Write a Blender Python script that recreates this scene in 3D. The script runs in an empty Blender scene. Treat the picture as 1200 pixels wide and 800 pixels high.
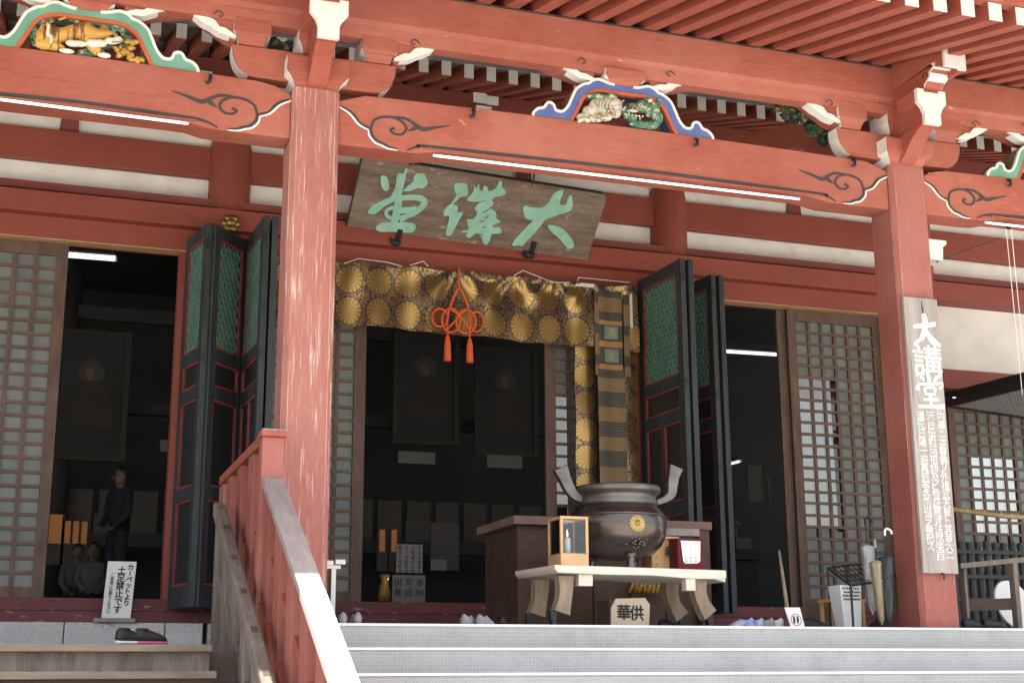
import bpy, bmesh, math, random
from mathutils import Vector, Matrix
from math import sin, cos, pi, radians, sqrt, atan2
S = bpy.context.scene
COL = S.collection
H = 1.6                       # eye height above the courtyard; local z below is measured from the eye
# ------------------------------------------------------------------ camera
YAW, PITCH, ROLL, FPX = radians(18.957), radians(13.632), radians(-0.277), 1620.0
_f = Vector((sin(YAW)*cos(PITCH), cos(YAW)*cos(PITCH), sin(PITCH)))
_r = Vector((cos(YAW), -sin(YAW), 0)); _u = _r.cross(_f)
_r2 = _r*cos(ROLL) + _u*sin(ROLL); _u2 = -_r*sin(ROLL) + _u*cos(ROLL)
cam = bpy.data.cameras.new('camera'); camo = bpy.data.objects.new('camera', cam); COL.objects.link(camo)
cam.sensor_width = 36; cam.lens = FPX/1200*36; cam.clip_end = 3000; cam.clip_start = .05
camo.matrix_world = Matrix(((_r2.x,_u2.x,-_f.x,0),(_r2.y,_u2.y,-_f.y,0),(_r2.z,_u2.z,-_f.z,H),(0,0,0,1)))
S.camera = camo
# ------------------------------------------------------------------ world, sun, exposure
SUN_EL, SUN_AZ = radians(68), radians(154)     # azimuth clockwise from +Y: the sun stands out in front of the hall
W = bpy.data.worlds.new('World'); S.world = W; W.use_nodes = True
nt = W.node_tree; bg = nt.nodes['Background']
sky = nt.nodes.new('ShaderNodeTexSky'); sky.sky_type = 'NISHITA'; sky.sun_disc = False
sky.sun_elevation = SUN_EL; sky.sun_rotation = SUN_AZ; sky.air_density = 1.0; sky.dust_density = 3.0; sky.ozone_density = .6
hs = nt.nodes.new('ShaderNodeHueSaturation'); hs.inputs['Saturation'].default_value = .5; nt.links.new(sky.outputs[0], hs.inputs['Color']); nt.links.new(hs.outputs[0], bg.inputs[0]); bg.inputs[1].default_value = 0.15
sl = bpy.data.lights.new('sun', 'SUN'); sl.energy = 4.6; sl.angle = radians(.6); sl.color = (1, .95, .87)
so = bpy.data.objects.new('sun', sl); COL.objects.link(so)
sd = Vector((sin(SUN_AZ)*cos(SUN_EL), cos(SUN_AZ)*cos(SUN_EL), sin(SUN_EL)))
so.rotation_euler = sd.to_track_quat('Z', 'Y').to_euler()
S.view_settings.view_transform = 'Standard'; S.view_settings.look = 'None'
S.view_settings.exposure = 1.6; S.view_settings.gamma = 1
# ------------------------------------------------------------------ pixel rays on known planes
def ray(px, py):
    d = _r2*((px-600)/FPX) + _u2*((400-py)/FPX) + _f
    return d/d.y
def at(px, py, Y):
    d = ray(px, py)*Y; return (d.x, d.y, d.z)
def xz(px, py, Y):
    d = ray(px, py)*Y; return (d.x, d.z)
# ------------------------------------------------------------------ materials
M = {}
def mat(name, c1, c2=None, scale=4, stretch=(1,1,1), rough=.6, metal=0, bump=0, wear=None, wscale=3, wthr=.62, wstretch=None, detail=6, spec=.4, coat=0, fine=None, wsoft=.05, patch=False, grain=None):
    m = bpy.data.materials.new(name); m.use_nodes = True; n = m.node_tree.nodes; l = m.node_tree.links
    b = n['Principled BSDF']; b.inputs['Roughness'].default_value = rough; b.inputs['Metallic'].default_value = metal
    b.inputs['Specular IOR Level'].default_value = spec; b.inputs['Coat Weight'].default_value = coat
    tc = n.new('ShaderNodeTexCoord'); oi = n.new('ShaderNodeObjectInfo')
    ad = n.new('ShaderNodeVectorMath'); ad.operation = 'MULTIPLY_ADD'
    l.new(oi.outputs['Random'], ad.inputs[0]); ad.inputs[1].default_value = (7, 13, 5); l.new(tc.outputs['Object'], ad.inputs[2])
    def noise(sc, st, det=detail, rg=.55):
        mp = n.new('ShaderNodeMapping'); mp.inputs['Scale'].default_value = st; l.new(ad.outputs[0], mp.inputs['Vector'])
        t = n.new('ShaderNodeTexNoise'); t.inputs['Scale'].default_value = sc; t.inputs['Detail'].default_value = det; t.inputs['Roughness'].default_value = rg
        l.new(mp.outputs[0], t.inputs['Vector']); return t
    c2 = c2 or tuple(x*.8 for x in c1)
    t = noise(scale, stretch)
    r = n.new('ShaderNodeValToRGB'); r.color_ramp.elements[0].position = .32; r.color_ramp.elements[1].position = .68
    r.color_ramp.elements[0].color = (*c2, 1); r.color_ramp.elements[1].color = (*c1, 1)
    l.new(t.outputs['Fac'], r.inputs[0]); out = r.outputs[0]
    if fine:
        t3 = noise(fine[0], stretch, 3)
        mx = n.new('ShaderNodeMix'); mx.data_type = 'RGBA'; mx.blend_type = 'MULTIPLY'; mx.inputs[0].default_value = 1
        r3 = n.new('ShaderNodeMapRange'); r3.inputs[1].default_value = .3; r3.inputs[2].default_value = .7; r3.inputs[3].default_value = 1-fine[1]; r3.inputs[4].default_value = 1
        l.new(t3.outputs['Fac'], r3.inputs[0]); l.new(out, mx.inputs[6]); l.new(r3.outputs[0], mx.inputs[7]); out = mx.outputs[2]
    if grain:      # long dark drying cracks along the grain
        tg_ = noise(2.2, grain, 5, .6); rg_ = n.new('ShaderNodeMapRange'); rg_.inputs[1].default_value = .30; rg_.inputs[2].default_value = .37; rg_.inputs[3].default_value = .6; rg_.inputs[4].default_value = 1
        l.new(tg_.outputs['Fac'], rg_.inputs[0]); mg = n.new('ShaderNodeMix'); mg.data_type = 'RGBA'; mg.blend_type = 'MULTIPLY'; mg.inputs[0].default_value = 1
        l.new(out, mg.inputs[6]); l.new(rg_.outputs[0], mg.inputs[7]); out = mg.outputs[2]
    if patch:      # chalky faded areas against fresher orange ones
        tp_ = noise(.9, (1,1,1), 3, .6); rp_ = n.new('ShaderNodeMapRange'); rp_.inputs[1].default_value = .42; rp_.inputs[2].default_value = .68; rp_.inputs[3].default_value = 0; rp_.inputs[4].default_value = .38
        l.new(tp_.outputs['Fac'], rp_.inputs[0]); mp_ = n.new('ShaderNodeMix'); mp_.data_type = 'RGBA'; l.new(rp_.outputs[0], mp_.inputs[0]); l.new(out, mp_.inputs[6]); mp_.inputs[7].default_value = (.46,.2,.155,1); out = mp_.outputs[2]
    if wear:
        t2 = noise(wscale, wstretch or stretch, 9, .68)
        r2 = n.new('ShaderNodeValToRGB'); r2.color_ramp.elements[0].position = wthr; r2.color_ramp.elements[1].position = wthr+wsoft
        l.new(t2.outputs['Fac'], r2.inputs[0])
        mx = n.new('ShaderNodeMix'); mx.data_type = 'RGBA'; l.new(r2.outputs[0], mx.inputs[0]); l.new(out, mx.inputs[6]); mx.inputs[7].default_value = (*wear, 1); out = mx.outputs[2]
    l.new(out, b.inputs['Base Color'])
    if bump:
        bp = n.new('ShaderNodeBump'); bp.inputs['Strength'].default_value = bump; bp.inputs['Distance'].default_value = .02
        tb = noise(scale*5, stretch, 4); l.new(tb.outputs['Fac'], bp.inputs['Height']); l.new(bp.outputs[0], b.inputs['Normal'])
    M[name] = m; return m
RED = (.425,.125,.083); RED2 = (.33,.085,.056)
mat('red_edge', (.45,.2,.165), (.4,.14,.11), 2.2, (1,1,.2), .8, bump=.3, wear=(.66,.58,.5), wscale=14, wthr=.42, wstretch=(1,1,.12), wsoft=.14)
mat('red_x', RED, RED2, 1.3, (.3,1,1), .72, bump=.2, wear=(.66,.42,.35), wscale=11, wthr=.66, wstretch=(.45,1.6,1.6), fine=(26,.2), wsoft=.06, patch=True, grain=(.25,9,9))      # grain along x
mat('red_y', RED, RED2, 2, (1,.3,1), .68, bump=.15, fine=(20,.16), grain=(9,.3,9))
mat('red_z', (.33,.108,.086), (.27,.078,.06), 2, (1,1,.25), .72, bump=.2, wear=(.62,.42,.36), wscale=12, wthr=.66, wstretch=(2,2,.14), fine=(30,.16), wsoft=.06, patch=True, grain=(9,9,.25))
mat('red_old', (.40,.165,.135), (.34,.115,.092), 2.2, (1,1,.2), .75, bump=.35, wear=(.6,.45,.39), wscale=16, wthr=.55, wstretch=(2.6,2.6,.11), fine=(40,.22), wsoft=.12, patch=True, grain=(9,9,.2))
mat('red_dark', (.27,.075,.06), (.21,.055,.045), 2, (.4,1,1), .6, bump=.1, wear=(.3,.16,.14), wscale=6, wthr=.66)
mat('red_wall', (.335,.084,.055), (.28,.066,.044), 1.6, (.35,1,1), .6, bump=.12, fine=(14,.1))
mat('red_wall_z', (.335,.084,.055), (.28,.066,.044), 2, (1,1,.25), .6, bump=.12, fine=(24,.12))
mat('sill_red', (.17,.05,.05), (.12,.037,.04), 2.5, (.3,1,1.5), .7, bump=.2, wear=(.36,.22,.2), wscale=9, wthr=.6, wstretch=(.6,1,2))
mat('white_paint', (.8,.78,.74), (.72,.7,.66), 5, rough=.6, bump=.1, wear=(.5,.46,.42), wscale=6, wthr=.68)  # white painted parts; also the painted sunlight on the lower stair handrail
mat('plaster', (.9,.88,.83), (.84,.82,.765), 1.5, rough=.9, bump=.15, fine=(3,.1), wear=(.66,.6,.52), wscale=1.6, wthr=.6, wsoft=.15)
mat('grey_board', (.34,.31,.29), (.24,.21,.2), 6, (1,.3,1), .8, bump=.2)
mat('lattice_wood', (.17,.105,.072), (.1,.06,.045), 8, (1,1,.3), .65, bump=.15, fine=(30,.2))
mat('lattice_wood_x', (.17,.105,.072), (.1,.06,.045), 8, (.3,1,1), .65, bump=.15)
mat('pane_frosted', (.19,.21,.19), (.12,.138,.125), 1.6, rough=.55, spec=.5)
mat('black_lacquer', (.028,.033,.034), (.017,.019,.02), 3, (1,1,.2), .5, bump=.15, wear=(.13,.12,.11), wscale=8, wthr=.71, wstretch=(1,1,.5))
mat('black_stile', (.05,.062,.066), (.03,.037,.04), 6, (1,1,.15), .6, bump=.3, wear=(.24,.2,.17), wscale=7, wthr=.7, wstretch=(1.5,1.5,.5), fine=(25,.25))
mat('trim_red', (.33,.055,.048), (.24,.04,.035), 6, rough=.6)
mat('lattice_green', (.13,.25,.195), (.10,.2,.155), 6, rough=.6)
mat('old_board', (.34,.26,.195), (.19,.13,.092), 3.5, (.5,1,3.5), .85, bump=.5, wear=(.4,.33,.26), wscale=5, wthr=.6, wstretch=(1,1,2.5), detail=10, fine=(25,.35))
mat('board_edge', (.07,.055,.045), (.045,.035,.03), 5, rough=.8)
mat('verdigris', (.38,.66,.53), (.28,.54,.42), 6, rough=.7, bump=.5, wear=(.4,.66,.52), wscale=9, wthr=.6)
mat('iron', (.035,.04,.045), (.02,.022,.025), 10, rough=.5, metal=.3)
mat('kaeru_green', (.17,.38,.28), (.12,.3,.21), 5, rough=.7, bump=.2, wear=(.45,.5,.42), wscale=16, wthr=.66)
mat('kaeru_blue', (.12,.17,.40), (.085,.12,.32), 5, rough=.7, bump=.2, wear=(.4,.42,.5), wscale=16, wthr=.66)
mat('kaeru_orange', (.55,.15,.06), (.42,.1,.05), 5, rough=.6)
mat('scroll_grey', (.055,.055,.05), (.04,.04,.04), 5, rough=.7, wear=(.2,.09,.06), wscale=14, wthr=.66)
mat('plank_grey', (.45,.41,.375), (.32,.285,.26), 5, (2,1,.16), .85, bump=.3, wear=(.2,.17,.15), wscale=3, wthr=.63, wstretch=(3,1,.2), fine=(35,.2))
mat('rail_grey', (.36,.31,.29), (.26,.22,.21), 7, (2,.2,1), .8, bump=.35, wear=(.52,.48,.44), wscale=8, wthr=.63, wstretch=(2,.4,1))
mat('bare_wood', (.27,.23,.185), (.15,.125,.1), 5, (2,.6,.3), .85, bump=.4, wear=(.09,.07,.055), wscale=5, wthr=.62, fine=(24,.25))
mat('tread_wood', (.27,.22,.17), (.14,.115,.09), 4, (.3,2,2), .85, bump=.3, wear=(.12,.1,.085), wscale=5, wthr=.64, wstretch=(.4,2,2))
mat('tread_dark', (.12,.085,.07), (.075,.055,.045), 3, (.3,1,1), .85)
mat('granite', (.6,.6,.58), (.46,.46,.45), 30, rough=.8, bump=.3, wear=(.2,.21,.2), wscale=3, wthr=.62)
mat('table_top', (.8,.74,.64), (.7,.63,.52), 4, (.3,1,1.5), .7, bump=.2, fine=(20,.1))
mat('table_wood', (.38,.29,.2), (.26,.195,.13), 5, (1,1,.3), .75, bump=.25, fine=(20,.2))
mat('chest_wood', (.115,.062,.038), (.06,.033,.022), 4, (.4,1,1), .6, bump=.15, fine=(20,.3))
mat('chest_top', (.28,.19,.135), (.17,.11,.08), 4, (.3,1,1), .7, bump=.2)
mat('bronze', (.15,.13,.12), (.095,.08,.072), 3, rough=.27, metal=.85, bump=.02, wear=(.16,.14,.12), wscale=4, wthr=.62)
mat('bronze_rim', (.17,.165,.15), (.105,.1,.092), 5, rough=.42, metal=.8, bump=.05)
mat('gold', (.48,.34,.13), (.36,.24,.08), 8, rough=.42, metal=.9)
mat('gold_paint', (.55,.33,.08), (.42,.22,.05), 8, rough=.5, metal=.3)
mat('pale_wood', (.62,.40,.21), (.52,.32,.155), 6, (1,1,.4), .6, bump=.1)
mat('cord', (.75,.13,.04), (.62,.10,.03), 30, rough=.7)
mat('white_paper', (.8,.8,.78), (.74,.74,.72), 3, rough=.8)
mat('sign_white', (.74,.75,.72), (.68,.69,.66), 3, rough=.6, wear=(.55,.55,.5), wscale=4, wthr=.66)
mat('ink', (.02,.02,.02), (.015,.015,.015), 3, rough=.8)
mat('white_letter', (.82,.8,.76), (.72,.7,.66), 6, rough=.7, wear=(.42,.38,.34), wscale=18, wthr=.46, wsoft=.22)
mat('tag_wood', (.46,.38,.28), (.36,.29,.21), 6, (.4,1,1), .75, bump=.2)
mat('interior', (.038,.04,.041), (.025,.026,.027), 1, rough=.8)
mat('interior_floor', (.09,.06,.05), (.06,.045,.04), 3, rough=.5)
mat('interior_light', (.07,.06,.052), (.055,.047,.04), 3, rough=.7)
mat('dark_frame', (.04,.03,.022), (.028,.02,.015), 3, rough=.6)
mat('paper_dim', (.17,.17,.155), (.14,.14,.125), 3, rough=.8)
mat('roof_copper', (.16,.2,.19), (.1,.14,.13), 3, rough=.7)
mat('gravel', (.56,.53,.47), (.44,.42,.37), 40, rough=.9, bump=.6, detail=8, wear=(.55,.52,.48), wscale=.4, wthr=.6)
mat('rubber_black', (.02,.02,.022), (.014,.014,.016), 12, rough=.6)
mat('shoe_grey', (.4,.4,.39), (.26,.26,.26), 22, rough=.8)
mat('shoe_pink', (.55,.15,.25), (.5,.12,.2), 10, rough=.6)
mat('sole_white', (.7,.7,.68), (.62,.62,.6), 10, rough=.6)
mat('shoe_blue', (.12,.2,.5), (.5,.55,.62), 16, rough=.6)
mat('umb_khaki', (.42,.38,.25), (.24,.2,.12), 20, (1,1,.25), .6, bump=.6)
mat('umb_black', (.06,.064,.07), (.012,.014,.016), 26, (1,1,.25), .4, bump=.6)
mat('umb_clear', (.62,.64,.63), (.3,.32,.33), 22, (1,1,.25), .3, bump=.6)
mat('plastic_white', (.78,.8,.8), (.72,.74,.74), 6, rough=.45)
mat('red_cloth', (.13,.012,.018), (.1,.01,.015), 6, rough=.8)
mat('skin', (.15,.09,.065), (.12,.075,.055), 6, rough=.6)
mat('hair', (.012,.01,.01), (.02,.017,.016), 12, rough=.5)
mat('cloth_navy', (.012,.015,.021), (.009,.011,.016), 8, rough=.9)
mat('cloth_pale', (.1,.095,.092), (.08,.077,.075), 8, rough=.9)
mat('cloth_brown', (.09,.07,.06), (.07,.055,.05), 8, rough=.9)
mat('bamboo', (.45,.33,.16), (.36,.25,.12), 5, (.3,1,1), .5)
mat('stool_wood', (.58,.38,.17), (.5,.31,.13), 5, rough=.6)
mat('cardboard', (.2,.15,.09), (.16,.12,.07), 5, rough=.8)
mat('tiger_fur', (.62,.38,.10), (.52,.27,.06), 7, (1,1,1), .6, wear=(.16,.07,.02), wscale=8, wthr=.53, wstretch=(2.6,.4,.35))
mat('carve_white', (.7,.68,.6), (.5,.47,.36), 20, rough=.75, bump=.6, wear=(.36,.2,.08), wscale=16, wthr=.56)
mat('carve_cream', (.72,.69,.6), (.58,.54,.44), 9, rough=.7, bump=.3)
mat('carve_green', (.13,.29,.2), (.04,.13,.09), 18, rough=.75, bump=.6, wear=(.55,.5,.36), wscale=18, wthr=.55)
mat('carve_moss', (.03,.08,.055), (.012,.04,.028), 18, rough=.85, bump=.6, wear=(.34,.2,.06), wscale=11, wthr=.54)
def emis(name, col, st):
    m = bpy.data.materials.new(name); m.use_nodes = True; b = m.node_tree.nodes['Principled BSDF']
    b.inputs['Base Color'].default_value = (.8,.8,.8,1); b.inputs['Emission Color'].default_value = (*col,1); b.inputs['Emission Strength'].default_value = st; M[name] = m
emis('tube_lit', (1,.98,.94), .5); emis('inner_tube', (1,.99,.94), .5); emis('flame', (1,.5,.15), 1.6); emis('screen_lit', (1,.36,.07), .042); M['screen_lit'].node_tree.nodes['Principled BSDF'].inputs['Base Color'].default_value = (.2,.08,.02,1)
def glass(name, tint, alpha, rough=.03):
    m = bpy.data.materials.new(name); m.use_nodes = True; n = m.node_tree.nodes; l = m.node_tree.links; n.remove(n['Principled BSDF'])
    tr = n.new('ShaderNodeBsdfTransparent'); tr.inputs[0].default_value = (*tint,1); gl = n.new('ShaderNodeBsdfGlossy'); gl.inputs['Roughness'].default_value = rough
    fr = n.new('ShaderNodeFresnel'); mx = n.new('ShaderNodeMixShader'); l.new(fr.outputs[0], mx.inputs[0]); l.new(tr.outputs[0], mx.inputs[1]); l.new(gl.outputs[0], mx.inputs[2])
    l.new(mx.outputs[0], n['Material Output'].inputs[0]); M[name] = m
glass('pane_clear', (.68,.675,.65), 1); glass('lantern_glass', (.9,.93,.95), 1)
# woven brocade: gold chrysanthemum discs and scrolls on navy, by UV (1 unit = one disc cell)
def brocade():
    m = bpy.data.materials.new('brocade'); m.use_nodes = True; n = m.node_tree.nodes; l = m.node_tree.links; b = n['Principled BSDF']
    uv = n.new('ShaderNodeTexCoord')
    def ma(op, a, c=None, d=None):
        x = n.new('ShaderNodeMath'); x.operation = op
        for i, v in enumerate((a, c, d)):
            if v is None: continue
            if isinstance(v, (int, float)): x.inputs[i].default_value = v
            else: l.new(v, x.inputs[i])
        return x.outputs[0]
    sp = n.new('ShaderNodeSeparateXYZ'); l.new(uv.outputs['UV'], sp.inputs[0])
    fx = ma('SUBTRACT', ma('FRACT', sp.outputs[0]), .5); fy = ma('SUBTRACT', ma('FRACT', sp.outputs[1]), .5)
    r = ma('SQRT', ma('ADD', ma('MULTIPLY', fx, fx), ma('MULTIPLY', fy, fy)))
    disc = ma('LESS_THAN', r, .43)
    ang = ma('ARCTAN2', fy, fx); pet = ma('MULTIPLY_ADD', ma('SINE', ma('MULTIPLY', ang, 16)), .5, .5)
    petal = ma('MULTIPLY', ma('MULTIPLY_ADD', pet, .45, .55), disc)
    vo = n.new('ShaderNodeTexNoise'); vo.inputs['Scale'].default_value = 3.6; vo.inputs['Detail'].default_value = 1.5; vo.inputs['Distortion'].default_value = 1.4; l.new(uv.outputs['UV'], vo.inputs['Vector'])
    sc = ma('GREATER_THAN', ma('SINE', ma('MULTIPLY', vo.outputs['Fac'], 46)), -.2)
    scroll = ma('MULTIPLY', sc, ma('GREATER_THAN', r, .455))
    fac = ma('MINIMUM', ma('ADD', petal, ma('MULTIPLY', scroll, .75)), 1)
    mx = n.new('ShaderNodeMix'); mx.data_type = 'RGBA'; l.new(fac, mx.inputs[0]); mx.inputs[6].default_value = (.014,.018,.045,1); mx.inputs[7].default_value = (.47,.30,.10,1)
    l.new(mx.outputs[2], b.inputs['Base Color']); l.new(ma('MULTIPLY', ma('GREATER_THAN', fac, .3), .8), b.inputs['Metallic']); b.inputs['Roughness'].default_value = .38
    M['brocade'] = m
brocade()
def stripes(name, c1, c2, n_u, n_v):     # woven bands by UV
    m = bpy.data.materials.new(name); m.use_nodes = True; n = m.node_tree.nodes; l = m.node_tree.links; b = n['Principled BSDF']
    uv = n.new('ShaderNodeTexCoord'); mp = n.new('ShaderNodeMapping'); mp.inputs['Scale'].default_value = (n_u, n_v, 1); l.new(uv.outputs['UV'], mp.inputs[0])
    br = n.new('ShaderNodeTexBrick'); br.inputs['Scale'].default_value = 1; br.inputs['Mortar Size'].default_value = .05; br.inputs['Brick Width'].default_value = 1; br.inputs['Row Height'].default_value = .5
    br.inputs['Color1'].default_value = (*c1,1); br.inputs['Color2'].default_value = (*[x*.85 for x in c1],1); br.inputs['Mortar'].default_value = (*c2,1)
    l.new(mp.outputs[0], br.inputs['Vector']); l.new(br.outputs[0], b.inputs['Base Color']); b.inputs['Roughness'].default_value = .6; M[name] = m
stripes('weave_dark', (.014,.018,.03), (.2,.15,.07), 12, 14); stripes('weave_tan', (.28,.175,.07), (.06,.04,.025), 12, 14); stripes('weave_orange', (.42,.2,.07), (.35,.16,.05), 8, 8)
def mat_carpet():
    m = mat('step_mat', (.4,.408,.404), (.35,.358,.354), 1.2, rough=.75, spec=.3, wear=(.31,.31,.3), wscale=2.2, wthr=.5, wsoft=.25)
    n = m.node_tree.nodes; l = m.node_tree.links; b = n['Principled BSDF']; old = b.inputs['Base Color'].links[0].from_socket
    tc = n.new('ShaderNodeTexCoord'); br = n.new('ShaderNodeTexBrick'); br.offset = 0; br.inputs['Scale'].default_value = 1
    br.inputs['Brick Width'].default_value = .03; br.inputs['Row Height'].default_value = .03; br.inputs['Mortar Size'].default_value = .0045; br.inputs['Mortar Smooth'].default_value = .6
    br.inputs['Color1'].default_value = (1,1,1,1); br.inputs['Color2'].default_value = (.9,.9,.9,1); br.inputs['Mortar'].default_value = (1.12,1.12,1.12,1)
    sp = n.new('ShaderNodeSeparateXYZ'); cb = n.new('ShaderNodeCombineXYZ'); l.new(tc.outputs['Object'], sp.inputs[0])
    ad = n.new('ShaderNodeMath'); ad.operation = 'ADD'; l.new(sp.outputs[1], ad.inputs[0]); l.new(sp.outputs[2], ad.inputs[1])
    l.new(sp.outputs[0], cb.inputs[0]); l.new(ad.outputs[0], cb.inputs[1]); l.new(cb.outputs[0], br.inputs['Vector'])
    mx = n.new('ShaderNodeMix'); mx.data_type = 'RGBA'; mx.blend_type = 'MULTIPLY'; mx.inputs[0].default_value = 1
    l.new(old, mx.inputs[6]); l.new(br.outputs[0], mx.inputs[7]); l.new(mx.outputs[2], b.inputs['Base Color'])
mat_carpet()
mat('nosing_white', (.8,.8,.8), (.74,.74,.74), 6, rough=.4)
# ------------------------------------------------------------------ mesh builder
_gl = {}
ORG = {}
def glyph(ch):
    if ch not in _gl:
        c = bpy.data.curves.new('g', 'FONT'); c.body = ch; c.resolution_u = 2
        o = bpy.data.objects.new('g', c); COL.objects.link(o)
        dg = bpy.context.evaluated_depsgraph_get(); dg.update()
        me = bpy.data.meshes.new_from_object(o.evaluated_get(dg))
        vs = [tuple(v.co) for v in me.vertices]; fs = [tuple(p.vertices) for p in me.polygons]
        bpy.data.objects.remove(o); bpy.data.curves.remove(c); bpy.data.meshes.remove(me)
        if vs:
            x0 = min(v[0] for v in vs); x1 = max(v[0] for v in vs); y0 = min(v[1] for v in vs); y1 = max(v[1] for v in vs)
            vs = [((v[0]-(x0+x1)/2), (v[1]-.36)) for v in vs]
        _gl[ch] = (vs, fs)
    return _gl[ch]
def smooth_path(pts, k=6, closed=False):
    P = [Vector(p) for p in pts]; n = len(P); out = []
    rng = range(n if closed else n-1)
    for i in rng:
        g = lambda j: P[j % n] if closed else P[max(0, min(n-1, j))]
        p0, p1, p2, p3 = g(i-1), g(i), g(i+1), g(i+2)
        for s in range(k):
            t = s/k
            out.append(tuple(.5*((2*p1)+(-p0+p2)*t+(2*p0-5*p1+4*p2-p3)*t*t+(-p0+3*p1-3*p2+p3)*t**3)))
    if not closed: out.append(tuple(P[-1]))
    return out
class MB:
    def __init__(s): s.v = []; s.f = []; s.uv = None
    def add(s, vs, fs):
        b = len(s.v); s.v += [tuple(v) for v in vs]; s.f += [tuple(b+i for i in f) for f in fs]; return s
    def box(s, x0, x1, y0, y1, z0, z1):
        return s.add([(x0,y0,z0),(x1,y0,z0),(x1,y1,z0),(x0,y1,z0),(x0,y0,z1),(x1,y0,z1),(x1,y1,z1),(x0,y1,z1)],
                     [(0,3,2,1),(4,5,6,7),(0,1,5,4),(1,2,6,5),(2,3,7,6),(3,0,4,7)])
    def hexa(s, p):      # 4 bottom points then 4 top points, counter-clockwise from above
        return s.add(p, [(0,3,2,1),(4,5,6,7),(0,1,5,4),(1,2,6,5),(2,3,7,6),(3,0,4,7)])
    def ext(s, poly, F, c0, c1):    # extrude a 2D polygon through frame F(a,b,c)
        n = len(poly); A = [F(a,b,c0) for a,b in poly]; B = [F(a,b,c1) for a,b in poly]
        return s.add(A+B, [tuple(range(n)), tuple(range(2*n-1, n-1, -1))]+[(i, n+i, n+(i+1)%n, (i+1)%n) for i in range(n)])
    def obox(s, p, q, w, h, up=(0,0,1)):   # bar from p to q; w across, h along up, centred
        p = Vector(p); q = Vector(q); d = (q-p).normalized(); u = Vector(up); r = d.cross(u).normalized(); u = r.cross(d)
        c = []
        for e in (p, q):
            for a, b in ((-1,-1),(1,-1),(1,1),(-1,1)): c.append(e+r*(a*w/2)+u*(b*h/2))
        return s.add(c, [(0,3,2,1),(4,5,6,7),(0,1,5,4),(1,2,6,5),(2,3,7,6),(3,0,4,7)])
    def tube(s, pts, r, n=8, closed=False):
        P = [Vector(p) for p in pts]; N = len(P); R = r if isinstance(r, (list, tuple)) else [r]*N
        up = Vector((0,0,1)); rings = []
        prev = None
        for i in range(N):
            if closed: d = P[(i+1)%N]-P[i-1]
            else: d = P[min(N-1,i+1)]-P[max(0,i-1)]
            d = d.normalized() if d.length > 1e-9 else Vector((0,0,1))
            if prev is None:
                a = d.cross(up)
                if a.length < .1: a = d.cross(Vector((1,0,0)))
                a.normalize()
            else:
                a = prev - d*prev.dot(d)
                a = a.normalized() if a.length > 1e-6 else prev
            prev = a; b = d.cross(a)
            rings.append([P[i]+(a*cos(2*pi*k/n)+b*sin(2*pi*k/n))*R[i] for k in range(n)])
        vs = [v for rg in rings for v in rg]; fs = []
        for i in range(N if closed else N-1):
            j = (i+1) % N
            for k in range(n): fs.append((i*n+k, i*n+(k+1)%n, j*n+(k+1)%n, j*n+k))
        if not closed: fs += [tuple(range(n-1,-1,-1)), tuple((N-1)*n+k for k in range(n))]
        return s.add(vs, fs)
    def lathe(s, prof, c, n=32, ax=None):
        vs = []; fs = []; cx, cy, cz = c
        for r, z in prof:
            for k in range(n):
                a = 2*pi*k/n; vs.append((cx+r*cos(a), cy+r*sin(a), cz+z))
        for i in range(len(prof)-1):
            for k in range(n): fs.append((i*n+k, i*n+(k+1)%n, (i+1)*n+(k+1)%n, (i+1)*n+k))
        fs += [tuple(range(n-1,-1,-1)), tuple((len(prof)-1)*n+k for k in range(n))]
        return s.add(vs, fs)
    def blob(s, c, r, nu=10, nv=7, jit=0, rot=0):
        vs = []; fs = []; cr, sr = cos(rot), sin(rot)
        for i in range(1, nv):
            t = pi*i/nv
            for k in range(nu):
                a = 2*pi*k/nu; q = 1+random.uniform(-jit, jit)
                x = r[0]*sin(t)*cos(a)*q; y = r[1]*sin(t)*sin(a)*q; z = r[2]*cos(t)*q
                vs.append((c[0]+x*cr+z*sr, c[1]+y, c[2]-x*sr+z*cr))
        m = len(vs); vs += [(c[0]+r[2]*sr, c[1], c[2]+r[2]*cr), (c[0]-r[2]*sr, c[1], c[2]-r[2]*cr)]
        for i in range(nv-2):
            for k in range(nu): fs.append((i*nu+k, (i+1)*nu+k, (i+1)*nu+(k+1)%nu, i*nu+(k+1)%nu))
        for k in range(nu): fs += [(m, k, (k+1)%nu), (m+1, (nv-2)*nu+(k+1)%nu, (nv-2)*nu+k)]
        return s.add(vs, fs)
    def ribbon(s, pts, w, F, c0, c1, k=6):    # brush line of varying width in a frame
        if len(pts) > 2 and k > 1:
            q = smooth_path([(p[0], p[1], 0) for p in pts], k)
            if isinstance(w, (list, tuple)):
                W_ = []
                for i in range(len(w)-1):
                    for j in range(k): W_.append(w[i]+(w[i+1]-w[i])*j/k)
                W_.append(w[-1])
            else: W_ = [w]*len(q)
            pts = [(p[0], p[1]) for p in q]
        else: W_ = list(w) if isinstance(w, (list, tuple)) else [w]*len(pts)
        N = len(pts); L = []; R = []
        for i in range(N):
            dx = pts[min(N-1,i+1)][0]-pts[max(0,i-1)][0]; dy = pts[min(N-1,i+1)][1]-pts[max(0,i-1)][1]; d = sqrt(dx*dx+dy*dy) or 1
            nx, ny = -dy/d*W_[i]/2, dx/d*W_[i]/2
            L.append((pts[i][0]+nx, pts[i][1]+ny)); R.append((pts[i][0]-nx, pts[i][1]-ny))
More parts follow.
